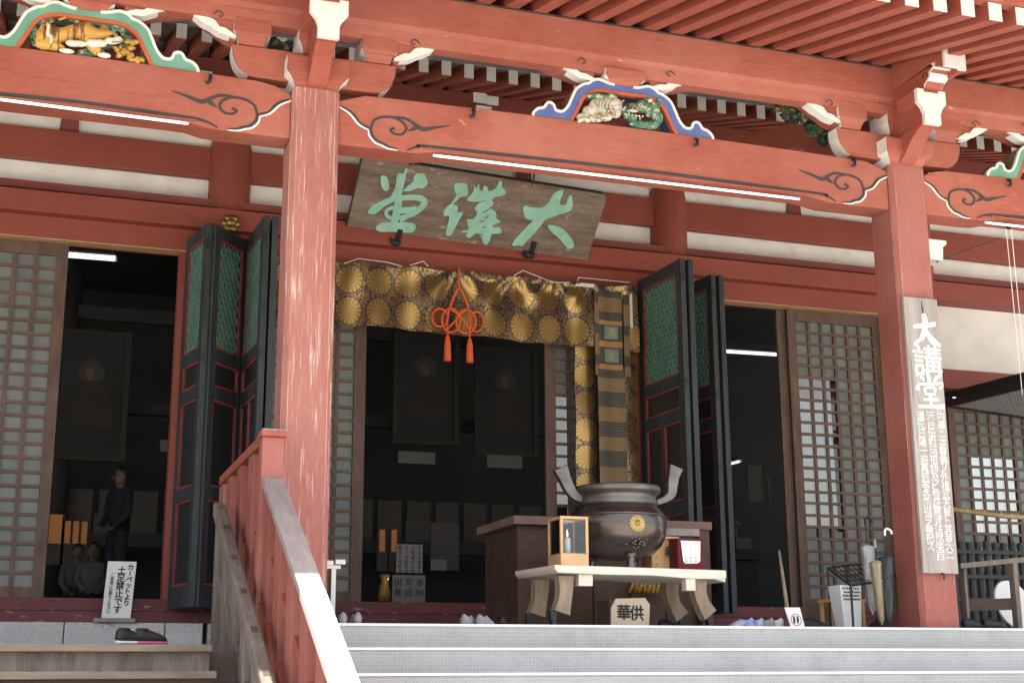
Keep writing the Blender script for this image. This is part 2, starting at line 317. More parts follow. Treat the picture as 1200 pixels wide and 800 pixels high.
        for i in range(N-1):
            a, b, c, d = L[i], L[i+1], R[i+1], R[i]
            lo = [F(*p, c0) for p in (a,b,c,d)]; hi = [F(*p, c1) for p in (a,b,c,d)]
            fs = [(0,1,2,3),(7,6,5,4),(0,4,5,1),(2,6,7,3)]
            if i == 0: fs.append((3,7,4,0))
            if i == N-2: fs.append((1,5,6,2))
            s.add(lo+hi, fs)
        return s
    def text(s, ch, a, b, size, F, c0=0, c1=.004, bold=0, squeeze=1):
        vs, fs = glyph(ch)
        if not vs: return s
        offs = [(0,0)] if not bold else [(0,0),(bold,0),(-bold,0),(0,bold),(0,-bold)]
        for i, (ox, oy) in enumerate(offs):
            c = c1+i*.0005
            s.add([F(a+v[0]*size*squeeze+ox, b+v[1]*size+oy, c) for v in vs], [tuple(f) for f in fs])
        return s
    def grid(s, f, nu, nv, uvf=None):
        b = len(s.v)
        for j in range(nv+1):
            for i in range(nu+1): s.v.append(tuple(f(i/nu, j/nv)))
        s.uv = s.uv or {}
        for j in range(nv):
            for i in range(nu):
                fc = (b+j*(nu+1)+i, b+j*(nu+1)+i+1, b+(j+1)*(nu+1)+i+1, b+(j+1)*(nu+1)+i)
                s.f.append(fc)
                if uvf:
                    for x in fc:
                        q = x-b; s.uv[x] = uvf((q % (nu+1))/nu, (q//(nu+1))/nv)
        return s
    def build(s, name, m, parent=None, smooth=False, bevel=0, org=None, kind=None, fix=True):
        o0 = Vector(ORG[parent.name]) if parent else Vector(org or (0,0,0))
        me = bpy.data.meshes.new(name)
        me.from_pydata([tuple(Vector(v)-o0) for v in s.v], [], s.f)
        if s.uv:
            ul = me.uv_layers.new(name='UVMap')
            for lp in me.loops: ul.data[lp.index].uv = s.uv.get(lp.vertex_index, (0,0))
        if fix:
            bm = bmesh.new(); bm.from_mesh(me); bmesh.ops.recalc_face_normals(bm, faces=bm.faces); bm.to_mesh(me); bm.free()
        if smooth:
            for p in me.polygons: p.use_smooth = True
        me.materials.append(M[m]); me.update()
        ob = bpy.data.objects.new(name, me); COL.objects.link(ob)
        ORG[ob.name] = tuple(o0)
        if parent: ob.parent = parent
        else: ob.location = o0+Vector((0,0,H))
        if bevel:
            md = ob.modifiers.new('bevel', 'BEVEL'); md.width = bevel; md.segments = 2; md.limit_method = 'ANGLE'
        if kind: ob['kind'] = kind
        return ob
def thing(name, label, cat, loc, group=None, kind=None):
    o = bpy.data.objects.new(name, None); COL.objects.link(o); o.location = (loc[0], loc[1], loc[2]+H); ORG[o.name] = tuple(loc)
    o['label'] = label; o['category'] = cat
    if group: o['group'] = group
    if kind: o['kind'] = kind
    o.empty_display_size = .2
    return o
def tag(o, label, cat, group=None):
    o['label'] = label; o['category'] = cat
    if group: o['group'] = group
    return o
def inst(src, parent, dloc, name=None):   # linked copy of a part, shifted
    c = src.copy(); COL.objects.link(c); c.parent = parent; c.location = Vector(src.location)+Vector(dloc)
    if name: c.name = name
    return c
def FY(Y, s=1): return lambda a, b, c: (a, Y-c, b)       # face plane looking out of the hall
def FX(X): return lambda a, b, c: (X+c, a, b)            # plane across x: a = y, b = z
def FZ(Z): return lambda a, b, c: (a, b, Z+c)
def shared(name, me, parent, loc, m=None):
    o = bpy.data.objects.new(name, me); COL.objects.link(o); o.parent = parent; o.location = loc; return o
# ================================================================== the setting
FL = .43                                   # porch floor, measured from the eye
MB().add([(-400,-400,-1.6),(400,-400,-1.6),(400,400,-1.6),(-400,400,-1.6)], [(0,1,2,3)]).build('ground', 'gravel', kind='structure')
MB().box(1.95, 19, 11.34, 16.9, -1.58, FL).build('porch_floor', 'step_mat', kind='structure')
pod = MB().box(-9, 19, 16.95, 30, -1.58, .86); pod = pod.build('hall_podium', 'interior_floor', kind='structure')
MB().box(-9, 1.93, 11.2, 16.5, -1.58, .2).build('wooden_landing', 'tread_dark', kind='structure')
gb = thing('granite_kerb', 'grey granite block kerb below the red threshold, left of the railings', 'kerb', (-2, 16.7, .2), kind='structure')
x = -9.0
xs = [-3.9, -2.84, -1.78, -.72, .37, 1.47, 1.9]
for a, b in zip(xs[:-1], xs[1:]): MB().box(a+.006, b-.006, 16.52, 16.94, .2, .62).build('granite_block', 'granite', gb, bevel=.008)
MB().box(1.96, 18, 16.62, 16.94, FL, .62).build('granite_block', 'granite', gb)
# grey mat covered stairs
st = thing('porch_stairs', 'wide grey mat covered stairs with white edge strips in front of the porch', 'stairs', (8, 9.6, -1.6), kind='structure')
T, RZ = .36, .2
for i in range(10):
    z1 = FL-i*RZ; y0 = 11.3-i*T
    MB().box(1.95, 19, y0+.012, y0+.02+T, z1-RZ-.02, z1-.012 if i else z1-.003).build('step', 'step_mat', st)
    MB().box(1.95, 19, y0, y0+.05, z1-.016, z1+.004).build('step_edge_strip', 'nosing_white', st)
ws = thing('wooden_steps', 'weathered bare wooden steps at the lower left of the hall front', 'steps', (-1, 9.6, -1.6), kind='structure')
for i in range(9):
    z1 = .255-i*.2; y0 = 11.0-i*.34
    MB().box(-6, 1.34, y0, y0+.42, z1-.055, z1).build('tread', 'tread_wood', ws, bevel=.006)
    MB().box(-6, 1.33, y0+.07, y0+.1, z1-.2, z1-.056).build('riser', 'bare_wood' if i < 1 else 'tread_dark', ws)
# ================================================================== the hall
hall = thing('temple_hall', 'vermilion timber temple hall with bracketed porch, white plaster bands and dark open doorways', 'temple', (5.2, 17, FL))
PX = [-1.94, 2.105, 8.32, 12.37]           # pillar lines
PW = .215
def part(mb, name, m, **k): return mb.build(name, m, hall, **k)
# porch pillars: square with chamfered edges
for i, x in enumerate(PX):
    c = .035; r = PW
    poly = [(x-r+c,11.5),(x+r-c,11.5),(x+r,11.5+c),(x+r,11.93-c),(x+r-c,11.93),(x-r+c,11.93),(x-r,11.93-c),(x-r,11.5+c)]
    p = MB().ext(poly, FZ(0), FL-.2, 5.15); p = part(p, 'porch_pillar', 'red_old' if i == 1 else 'red_z')
    for sx in (-1, 1): MB().ext([(x+sx*(r-c-.012),11.498),(x+sx*(r+.002),11.5+c+.012),(x+sx*(r-.002),11.5+c+.014),(x+sx*(r-c-.014),11.502)], FZ(0), FL, 5.13).build('worn_corner', 'red_edge', p)
# rainbow beams between the pillars
Y0 = 11.56
def scroll(x0, sgn, parent):               # painted tendril at a beam end; x0 = pillar face, sgn = into the bay
    X = lambda d: x0+sgn*d
    FS = lambda a_, b_, c_: (a_, Y0-c_, 4.675+(b_-4.6)*.84)
    d = MB()
    d.ribbon([(X(.02),5.035),(X(.12),4.97),(X(.2),4.86),(X(.3),4.82)], [.012,.03,.026,.02], FS, 0, .006)
    d.ribbon([(X(.3),4.82),(X(.31),4.74),(X(.36),4.68),(X(.42),4.655),(X(.47),4.63),(X(.55),4.62)], [.02,.028,.032,.03,.022,.01], FS, 0, .006)
    d.ribbon([(X(.3),4.82),(X(.33),4.92),(X(.42),4.97),(X(.52),4.975),(X(.6),4.93),(X(.63),4.86),(X(.59),4.795),(X(.52),4.79),(X(.48),4.83),(X(.52),4.855)], [.02,.024,.028,.026,.026,.026,.024,.024,.022,.03], FS, 0, .0065)
    d.ribbon([(X(.44),4.975),(X(.6),4.985),(X(.68),4.955),(X(.78),4.885),(X(.9),4.92),(X(1.05),4.965)], [.02,.03,.03,.05,.03,.006], FS, 0, .007)
    d.ribbon([(X(.75),4.92),(X(.7),4.875),(X(.65),4.84)], [.05,.04,.005], FS, 0, .0075)
    d.build('painted_tendril', 'scroll_grey', parent)
    e = MB()
    e.ribbon([(X(.0),5.02),(X(.1),4.955),(X(.185),4.845),(X(.28),4.795)], [.012,.018,.018,.012], FS, 0, .009)
    e.ribbon([(X(.275),4.8),(X(.285),4.73),(X(.34),4.66),(X(.4),4.635),(X(.47),4.607),(X(.55),4.603)], [.01,.018,.018,.018,.014,.008], FS, 0, .009)
    e.build('painted_edge_line', 'white_paint', parent)
for i in range(3):
    a = PX[i]+PW+.002; b = PX[i+1]-PW-.002; n = 24; top = []; bot = []
    L = b-a
    for k in range(n+1):
        t = k/n; d = min(t, 1-t)*L
        top.append((a+L*t, 5.175+.03*sin(pi*t)-.085*max(0, 1-d/.3)**2)); bot.append((a+L*t, 4.672+.045*min(1,max(0,(d-.72)/.2))))
    bm_ = part(MB().ext(bot+top[::-1], FY(Y0), 0, -.29), 'rainbow_beam', 'red_x', bevel=.012)
    # raised bottom lip with its grey groove line and undercut
    m0, m1 = a+.72, b-.72
    lip = MB().ribbon([(m0-.08,4.69),(m0+.03,4.735),(m0+.22,4.752),((m0+m1)/2,4.772),(m1-.22,4.752),(m1-.03,4.735),(m1+.08,4.69)], [.012,.022,.03,.028,.03,.022,.012], FY(Y0), 0, .007); lip.build('groove_line', 'scroll_grey', bm_)
    MB().box(m0+.1, m1-.1, Y0-.022, Y0-.001, 4.722, 4.738).build('beam_moulding', 'red_x', bm_, bevel=.008)
    if i > 0: scroll(a, 1, bm_)
    scroll(b, -1, bm_)
    for q in (.22, .62, .93) if i == 1 else (.3, .8):       # little iron hooks
        xq = a+L*q+.0; MB().tube([(xq,Y0-.005,5.17),(xq,Y0-.04,5.15),(xq-.01,Y0-.05,5.09),(xq-.035,Y0-.03,5.085)], .017, 6).build('iron_hook', 'iron', bm_)
# bracket complexes
def flare_block(cx, cy, w, z0, z1, name='bearing_block', wl=True, d=None):   # square block, lower part curving in
    h = z1-z0; k = .42; d = d or w
    pr = [(.68,0),(.70,.06),(.76,.2),(.86,.33),(1,k),(1,1)]
    m = MB(); R = []
    for s, t in pr: R.append([(cx-w/2*s,cy-d/2*s,z0+h*t),(cx+w/2*s,cy-d/2*s,z0+h*t),(cx+w/2*s,cy+d/2*s,z0+h*t),(cx-w/2*s,cy+d/2*s,z0+h*t)])
    vs = [v for r in R for v in r]; fs = [(3,2,1,0), tuple(len(vs)-4+i for i in range(4))]
    for i in range(len(R)-1):
        for q in (0, 2): fs.append((i*4+q, i*4+(q+1)%4, (i+1)*4+(q+1)%4, (i+1)*4+q))
    m.add(vs, fs); o = part(m, name, 'red_x', fix=False)
    for sx in (-1, 1):
        e = MB(); o_ = .003*sx; V = []
        for s, t in pr: V += [(cx+sx*w/2*s+o_, cy-d/2*s, z0+h*t), (cx+sx*w/2*s+o_, cy+d/2*s, z0+h*t)]
        V2 = [(v[0]-o_*2, v[1], v[2]) for v in V]; n = len(pr)
        F = [(2*i, 2*i+1, 2*i+3, 2*i+2) for i in range(n-1)]
        e.add(V, F).build('painted_side', 'white_paint', o)
    return o
def arm_poly(c, half, z0, z1, r=.2):
    p = [(c-half, z1), (c-half, z1-.05)]
    for k in range(7):
        t = pi/2*k/6; p.append((c-half+r*(1-cos(t)), z0+(z1-.05-z0)*(1-sin(t))))
    q = [(2*c-x, z) for x, z in p[::-1]]
    return p+q
for i, x in enumerate(PX):
    flare_block(x, 11.715, .56, 5.155, 5.42, 'great_bearing_block')
    ap = arm_poly(x, .75, 5.235, 5.53)
    a = part(MB().ext(ap, FY(11.61), 0, -.17), 'bracket_arm', 'red_x', bevel=.01)
    for sx in (-1, 1):
        w = MB(); q = ap[:8] if sx < 0 else ap[-8:]
        o_ = .004*sx
        w.add([(p[0]+o_, 11.61, p[1]) for p in q]+[(p[0]+o_, 11.78, p[1]) for p in q], [(k, k+1, 8+k+1, 8+k) for k in range(7)]).build('painted_end', 'white_paint', a)
    for dx in (-.585, 0, .585): flare_block(x+dx, 11.715, .33, 5.535, 5.775, 'bearing_block')
    # arm reaching out towards the steps, with its white end
    ap = [(11.9,5.43),(11.9,5.8),(11.035,5.8),(11.035,5.62),(11.05,5.55),(11.13,5.48),(11.3,5.43)]
    ap = [(11.6,5.18),(11.6,5.8),(11.02,5.8),(11.02,5.44),(11.12,5.43),(11.26,5.36),(11.4,5.24),(11.5,5.18)]
    a = part(MB().ext(ap, FX(x-.09), 0, .18), 'outward_bracket_arm', 'red_y', bevel=.008)
    MB().ext([(x-.095,5.43),(x+.095,5.43),(x+.095,5.54),(x+.12,5.6),(x+.17,5.66),(x+.17,5.8),(x+.09,5.8),(x+.09,5.77),(x-.09,5.77),(x-.09,5.8),(x-.17,5.8),(x-.17,5.66),(x-.12,5.6),(x-.095,5.54)], FY(11.015), 0, -.05).build('white_arm_end', 'white_paint', a)
    MB().ext([(x-.17,5.66),(x+.17,5.66),(x+.17,5.8),(x-.17,5.8)], FY(11.066), 0, -.3).build('arm_head_block', 'red_y', a)
    # curved cloud nose over it
    a = part(MB().ext([(11.6,5.8),(11.6,5.98),(10.85,6.0),(10.8,5.95),(10.88,5.9),(10.9,5.86),(10.98,5.8)], FX(x-.1), 0, .2), 'cloud_nose', 'red_y')
    MB().ext([(10.85,6.003),(10.78,5.99),(10.79,5.95),(10.86,5.92),(10.87,5.87),(10.95,5.83),(10.98,5.8),(10.985,5.83),(10.9,5.88),(10.89,5.93),(10.82,5.96)], FX(x-.105), 0, .21).build('white_nose_edge', 'white_paint', a)
    MB().ribbon([(10.93,5.9),(10.95,5.945),(10.99,5.945),(11.0,5.915),(10.975,5.905)], .01, FX(x-.1), -.004, 0).build('painted_spiral', 'scroll_grey', a)
    # cross beam head on top, cut with a stepped white end
    a = part(MB().ext([(11.7,5.98),(11.7,6.33),(10.66,6.07),(10.66,5.9),(10.9,5.985)], FX(x-.1), 0, .2), 'cross_beam_head', 'red_y')
    MB().box(x-.104, x+.07, 10.625, 10.658, 5.885, 6.085).build('white_beam_end', 'white_paint', a)
    MB().box(x+.068, x+.16, 10.64, 10.67, 5.875, 6.045).build('white_beam_end', 'white_paint', a)
    MB().box(x+.1, x+.155, 10.672, 11.4, 5.88, 6.03).build('beam_side_strip', 'red_y', a)
# upper purlin carrying the rafters
part(MB().ext([(11.53,5.86),(11.5,5.9),(11.5,6.24),(11.72,6.3),(11.72,5.8),(11.7,5.735),(11.56,5.735)], FX(-6), 0, 24), 'eaves_purlin', 'red_x')
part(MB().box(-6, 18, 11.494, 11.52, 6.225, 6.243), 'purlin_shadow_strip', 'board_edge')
# boat shaped arms and their white waved edges under the purlin
def boat(cx, half, inner):
    for sx in (-1, 1):
        X = lambda d: cx+sx*d
        poly = [(X(inner),5.8),(X(inner),5.555 if inner > .5 else 5.66),(X(inner+.1),5.6 if inner > .5 else 5.67),(X(half-.1),5.77),(X(half-.06),5.8)]
        b = part(MB().ext(poly, FY(11.6), 0, -.2), 'boat_arm', 'red_x')
        z0, z1 = (5.6, 5.8) if inner > .5 else (5.66, 5.79)
        pts = [(X(inner+.0), z0-.02), (X(inner+.1), z0+.02), (X(inner+.16), z0+.035), (X(inner+.22), z0+.085), (X(inner+.28), z0+.105), (X(inner+.34), z0+.16), (X(half), z1+.03)] if inner > .5 else [(X(inner), z0),(X(inner+.1), z0+.02),(X(inner+.17), z0+.03),(X(inner+.25), z0+.08),(X(inner+.32), z1-.02),(X(half), z1+.015)]
        MB().ribbon(pts, [.02,.065,.055,.08,.07,.1,.012] if inner > .5 else [.02,.06,.055,.08,.075,.012], FY(11.585), -.1, .012).build('white_waved_edge', 'white_paint', b)
        sp = MB().ribbon([(X(inner+.22),z0+.13),(X(inner+.18),z0+.165),(X(inner+.14),z0+.15),(X(inner+.14),z0+.12),(X(inner+.17),z0+.115)], .011, FY(11.494), 0, .006); sp.build('painted_spiral', 'scroll_grey', b)
for x in PX: boat(x, 1.2, .73)
# rafters of the porch: shared mesh, each an object
SL = .27; RS = .291
def rafter_mesh(name, w, h, y0, z0, y1, slope, m):
    b = MB(); z1 = z0+(y1-y0)*slope
    b.hexa([(-w/2,y0,z0),(w/2,y0,z0),(w/2,y1,z1),(-w/2,y1,z1),(-w/2,y0,z0+h),(w/2,y0,z0+h),(w/2,y1,z1+h),(-w/2,y1,z1+h)])
    me = bpy.data.meshes.new(name); o0 = Vector(ORG[hall.name]); me.from_pydata([(v[0], v[1]-o0.y, v[2]-o0.z) for v in b.v], [], b.f); me.materials.append(M[m]); return me
rm = rafter_mesh('rafter', .135, .17, 9.27, 5.645, 13.5, SL, 'red_y'); tm = rafter_mesh('rafter_end', .137, .172, 9.262, 5.643, 9.269, SL, 'white_paint')
ox = hall.location.x
x = 7.748-RS*46; n = 0
while x < 16.5:
    r = shared('rafter', rm, hall, (x-ox, 0, 0)); shared('rafter_end', tm, r, (0,0,0)); x += RS
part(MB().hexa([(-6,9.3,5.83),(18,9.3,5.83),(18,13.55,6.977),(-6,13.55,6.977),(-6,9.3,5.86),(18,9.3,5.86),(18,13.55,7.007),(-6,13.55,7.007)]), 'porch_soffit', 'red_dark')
part(MB().box(-6, 18, 9.2, 9.36, 5.825, 5.99), 'eaves_batten', 'red_x')
fm = rafter_mesh('flying_rafter', .12, .14, 7.95, 5.84, 9.9, .09, 'red_y'); ft = rafter_mesh('flying_rafter_end', .122, .142, 7.942, 5.839, 7.949, .09, 'white_paint')
x = 7.748-RS*46
while x < 16.5:
    r = shared('flying_rafter', fm, hall, (x-ox, 0, 0)); shared('rafter_end', ft, r, (0,0,0)); x += RS
part(MB().hexa([(-6,7.85,5.985),(18,7.85,5.985),(18,9.9,6.17),(-6,9.9,6.17),(-6,7.85,6.02),(18,7.85,6.02),(18,9.9,6.2),(-6,9.9,6.2)]), 'eaves_soffit', 'red_x')
part(MB().hexa([(-6,7.7,6.02),(18,7.7,6.02),(18,15,7.75),(-6,15,7.75),(-6,7.7,6.2),(18,7.7,6.2),(18,15,8.3),(-6,15,8.3)]), 'porch_roof', 'roof_copper')
# main eaves behind: rafters, fascia, soffit boards
ms = .345
rm2 = rafter_mesh('rafter', .118, .2, 15.2, 7.2, 17.6, ms, 'red_y'); tm2 = rafter_mesh('rafter_end', .12, .19, 15.192, 7.21, 15.2, ms, 'white_paint')
x = at(549.5, 84.5, 15.2)[0]-RS*22
while x < 14.8:
    r = shared('main_rafter', rm2, hall, (x-ox, 0, 0)); shared('rafter_end', tm2, r, (0,0,0))
    x += RS
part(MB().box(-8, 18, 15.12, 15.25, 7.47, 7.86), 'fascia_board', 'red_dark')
part(MB().hexa([(-8,15.22,7.40),(18,15.22,7.40),(18,17.6,8.22),(-8,17.6,8.22),(-8,15.22,7.43),(18,15.22,7.43),(18,17.6,8.26),(-8,17.6,8.26)]), 'soffit_board', 'grey_board')
part(MB().hexa([(-8,14.6,7.75),(18,14.6,7.75),(18,30,13),(-8,30,13),(-8,14.6,7.9),(18,14.6,7.9),(18,30,13.2),(-8,30,13.2)]), 'main_roof', 'roof_copper')
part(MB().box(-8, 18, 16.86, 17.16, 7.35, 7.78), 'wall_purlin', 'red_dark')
part(MB().box(-8, 18, 17.17, 17.3, 5.3, 8.3), 'plaster_wall', 'plaster')
# wall frame
def post(x):
    pr = [(.265,.9),(.265,6.62),(.25,6.72),(.215,6.79),(.2,6.8)]
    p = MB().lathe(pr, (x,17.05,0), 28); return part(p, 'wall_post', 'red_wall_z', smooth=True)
WP = [2.03, 8.22, 12.33]
for x in [-2.0]+WP:
    post(x)
    flare_block(x, 17.0, .56, 6.8, 7.06, 'wall_bearing_block', d=.4)
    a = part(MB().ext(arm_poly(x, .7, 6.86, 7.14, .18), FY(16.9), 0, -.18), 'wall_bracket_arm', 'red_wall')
    for s_ in (-1, 1): MB().ext([(x+s_*.42,6.8),(x+s_*.34,6.83),(x+s_*.3,6.93),(x+s_*.22,6.78)], FY(16.885), 0, -.2).build('white_flare', 'white_paint', a)
SEG = [(-8,-2.25),(-1.75,1.78),(2.28,7.97),(8.47,12.08),(12.58,18)]
for a, b in SEG:
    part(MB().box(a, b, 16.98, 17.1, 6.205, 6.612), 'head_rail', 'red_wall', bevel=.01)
    part(MB().box(a, b, 17.1, 17.165, 5.86, 6.2), 'plaster_panel', 'plaster')
    part(MB().box(a, b, 17.1, 17.165, 6.615, 7.34), 'plaster_panel', 'plaster')
for x in (.03, 6.05, 4.2, 10.3, 14.6):
    part(MB().ext([(x-.12,6.614),(x+.12,6.614),(x+.09,6.98),(x-.09,6.98)], FY(17.06), 0, -.1), 'rail_strut', 'red_dark')
part(MB().box(-8, 18, 16.83, 17.15, 5.765, 5.862), 'rail_ledge', 'red_dark')
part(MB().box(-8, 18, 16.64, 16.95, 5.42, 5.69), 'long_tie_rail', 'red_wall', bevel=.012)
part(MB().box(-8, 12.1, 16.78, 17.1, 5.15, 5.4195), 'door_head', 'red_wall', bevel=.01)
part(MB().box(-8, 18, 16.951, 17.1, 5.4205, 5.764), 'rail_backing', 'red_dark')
for a, b in SEG[:4]: part(MB().box(a, b, 16.8, 17.0, 5.138, 5.149), 'door_track', 'pale_wood')
part(MB().box(-8, 18, 16.72, 17.12, .755, .9), 'threshold', 'sill_red', bevel=.01)
part(MB().box(-8, 18, 16.66, 16.95, .622, .752), 'threshold', 'sill_red', bevel=.01)
# red door jambs
for x0, x1 in ((-1.78,-1.66),(1.44,1.54),(2.28,2.4),(7.52,7.63),(8.52,8.6),(11.56,11.72),(11.72,12.08)):
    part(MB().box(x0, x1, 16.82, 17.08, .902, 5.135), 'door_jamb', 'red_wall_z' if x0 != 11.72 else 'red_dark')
# right-hand bay beyond the pillar: plaster over a low lattice door
part(MB().box(12.58, 18, 17.02, 17.16, 4.42, 5.42), 'plaster_panel', 'plaster')
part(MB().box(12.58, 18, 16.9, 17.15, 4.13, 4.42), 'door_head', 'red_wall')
# gilt nail cover on the tie rail
fx, fz = xz(271, 261, 16.62)
nc = MB()
for k in range(6): nc.blob((fx+.075*cos(k*pi/3), 16.63, fz+.075*sin(k*pi/3)), (.045,.02,.045), 8, 5)
nc.blob((fx,16.61,fz), (.055,.045,.055), 10, 6); nc.lathe([(.09,-.005),(.09,.005)], (0,0,0), 12); nc.v[-24:] = [(fx+v[0], 16.632+v[2], fz+v[1]) for v in nc.v[-24:]]; part(nc, 'gilt_nail_cover', 'gold', smooth=True)
# ------------------------------------------------------------------ lattice doors
def lattice(x0, x1, z0, z1, cols, rows, Y=16.93, stile=.13, clear=lambda c, r: False, name='lattice_door', rail=.16):
    d = MB(); y1 = Y+.05
    d.box(x0, x0+stile, Y, y1, z0, z1).box(x1-stile, x1, Y, y1, z0, z1).box(x0+stile, x1-stile, Y+.002, y1, z1-rail, z1-.001).box(x0+stile, x1-stile, Y+.002, y1, z0+.001, z0+rail*.8)
    d = part(d, name, 'lattice_wood', bevel=.004)
    a, b, c, e = x0+stile, x1-stile, z0+rail*.8, z1-rail; dx = (b-a)/cols; dz = (e-c)/rows; o0 = Vector(ORG[hall.name])
    def bx(nm, w, y0_, y1_, h, m):
        q = MB().box(-w/2, w/2, y0_, y1_, -h/2, h/2); me = bpy.data.meshes.new(nm); me.from_pydata(q.v, [], q.f); me.materials.append(M[m]); return me
    vm = bx('lattice_bar', .045, Y+.008, Y+.035, e-c, 'lattice_wood'); hm = bx('lattice_bar', b-a, Y+.006, Y+.03, .038, 'lattice_wood_x')
    for k in range(1, cols): shared('lattice_bar', vm, d, (a+dx*k-o0.x+random.uniform(-.005,.005), -o0.y, (c+e)/2-o0.z))
    for k in range(1, rows): shared('lattice_bar', hm, d, ((a+b)/2-o0.x, -o0.y, c+dz*k-o0.z+random.uniform(-.005,.005)))
    pf = bx('pane', dx-.004, Y+.037, Y+.043, dz-.004, 'pane_frosted'); pc = bx('pane', dx-.004, Y+.037, Y+.043, dz-.004, 'pane_clear')
    for i in range(cols):
        for k in range(rows):
            shared('pane', pc if clear(i, rows-1-k) else pf, d, (a+dx*(i+.5)-o0.x, -o0.y, c+dz*(k+.5)-o0.z))
    return d
lattice(-1.55, .13, .902, 5.135, 6, 24)
lattice(2.42, 3.84, .902, 5.13, 5, 24, stile=.15)
lattice(6.28, 7.5, .902, 5.13, 5, 24, stile=.15, clear=lambda c, r: c == 0 and r > 7)
ld = lattice(10.0, 11.55, .902, 5.13, 6, 24, stile=.14, clear=lambda c, r: c < 3 and 5 <= r < 19)
part(MB().box(9.87, 10.06, 17.0, 17.05, .902, 5.13), 'sliding_door_edge', 'lattice_wood')
lattice(12.62, 14.3, .902, 3.95, 7, 17, stile=.12, clear=lambda c, r: r > 3 and c > 0)
lattice(14.35, 16.0, .902, 3.95, 7, 17, stile=.12)
# white scratchy frost marks down one pane column
fmk = MB(); random.seed(5)
for r in range(1, 6):
    cx = 10.14+.2117*4.5; cz = 5.13-.16-(r+.5)*.1627
    for k in range(22):
        a = random.uniform(-.07,.07); b = random.uniform(-.055,.055)
        fmk.ribbon([(cx+a,cz+b),(cx+a+random.uniform(-.02,.02),cz+b+random.uniform(-.02,.02))], .006, FY(16.966), 0, .003, 1)
fmk.build('frost_mark', 'paper_dim', ld, kind='stuff')
# ------------------------------------------------------------------ black folding doors
def leaf(p0, p1, z0=.78, z1=5.27, th=.075, nname='folding_door', flip=1, cols=2):
    # leaf from plan point p0 to p1, panel face towards its left side (flip swaps)
    A = Vector((p0[0], p0[1], 0)); B = Vector((p1[0], p1[1], 0)); L = (B-A).length; u = (B-A)/L; n = Vector((-u.y, u.x, 0))*flip
    F = lambda a, b, c: tuple(A+u*a+n*c+Vector((0,0,b)))
    st_ = .13 if L > .8 else .11
    fr = MB()
    def fb(a0, a1, b0, b1, c0, c1, mb): mb.ext([(a0,b0),(a1,b0),(a1,b1),(a0,b1)], F, c0, c1)
    fb(0, st_, z0, z1, -th, 0, fr); fb(L-st_, L, z0, z1, -th, 0, fr)
    hz = z1-z0
    rails = [1, .965, .66, .625, .575, .54, .31, .27, .05, 0]      # (top,bottom) pairs of rails as fractions
    bands = [(.965,.665),(.63,.565),(.53,.305),(.27,.055)]
    prev = 1
    for t, b in bands+[(0,0)]:
        fb(st_, L-st_, z0+hz*t, z0+hz*prev, -th+.002, -.002, fr); prev = b
        if t == 0: break
    d = part(fr, nname, 'black_stile', bevel=.004)
    bk = MB(); fb(st_, L-st_, z0+hz*.01, z0+hz*.97, -th+.012, -th+.02, bk); bk.build('door_back_board', 'black_lacquer', d)
    for i, (t, b) in enumerate(bands):
        zt, zb = z0+hz*t, z0+hz*b
        spans = [(st_, L-st_)] if (i < 2 or L < .8) else [(st_, L/2-.02), (L/2+.02, L-st_)]
        if len(spans) == 2: m_ = MB(); fb(L/2-.02, L/2+.02, zb, zt, -th+.021, -.003, m_); m_.build('door_mullion', 'black_stile', d)
        for s0, s1 in spans:
            if i: pn = MB(); fb(s0+.004, s1-.004, zb+.004, zt-.004, -th+.021, -.03, pn); pn.build('door_panel', 'black_lacquer', d)
            tr = MB(); w = .022
            for q in ((s0,s1,zt-w,zt),(s0,s1,zb,zb+w)): fb(*q, -.029, -.008, tr)
            for q in ((s0,s0+w,zb+w,zt-w),(s1-w,s1,zb+w,zt-w)): fb(*q, -.0295, -.0085, tr)
            tr.build('red_trim', 'trim_red', d)
            if i == 0:
                g = MB(); a0, a1, b0, b1 = s0+.025, s1-.025, zb+.025, zt-.025; stp = .1; slo = 1.6
                g0 = MB(); fb(a0, a1, b0, b1, -th+.022, -th+.026, g0); g0.build('door_back_board', 'black_lacquer', d)
                for sg in (1, -1):
                    k = -40
                    while k < 60:
                        # line b = b0 + k*stp*slo + sg*slo*(a-a0), clipped
                        c0 = b0+k*stp*slo; pts = []
                        for a_ in (a0, a1):
                            bb = c0+sg*slo*(a_-a0)
                            if b0 <= bb <= b1: pts.append((a_, bb))
                        for b_ in (b0, b1):
                            aa = a0+(b_-c0)/(sg*slo)
                            if a0 < aa < a1: pts.append((aa, b_))
                        if len(pts) >= 2:
                            g.ribbon(pts[:2], .026, F, -.05 if sg > 0 else -.045, -.022 if sg > 0 else -.0195, 1)
                        k += 1
                g.build('green_lattice', 'lattice_green', d)
    for z in (z0+hz*.12, z0+hz*.4, z0+hz*.62, z0+hz*.93): MB().ext([(L-.02,z),(L+.006,z),(L+.006,z+.12),(L-.02,z+.12)], F, -th*.7, .004).build('hinge', 'iron', d)
    return d
leaf((1.50,16.72), (1.66,15.98), flip=-1, cols=1)       # left pair, opening as a V
leaf((1.77,15.99), (2.24,16.56), flip=-1, cols=1)
leaf((2.2,16.6), (2.26,15.5), flip=-1); leaf((2.36,15.5), (2.38,16.62), flip=1, nname='folding_door')
leaf((7.57,16.72), (7.65,15.545), flip=-1); leaf((7.84,15.55), (7.80,16.7), flip=-1)
leaf((8.28,16.72), (8.37,16.09), flip=-1); leaf((8.56,16.09), (8.5,16.72), flip=-1)
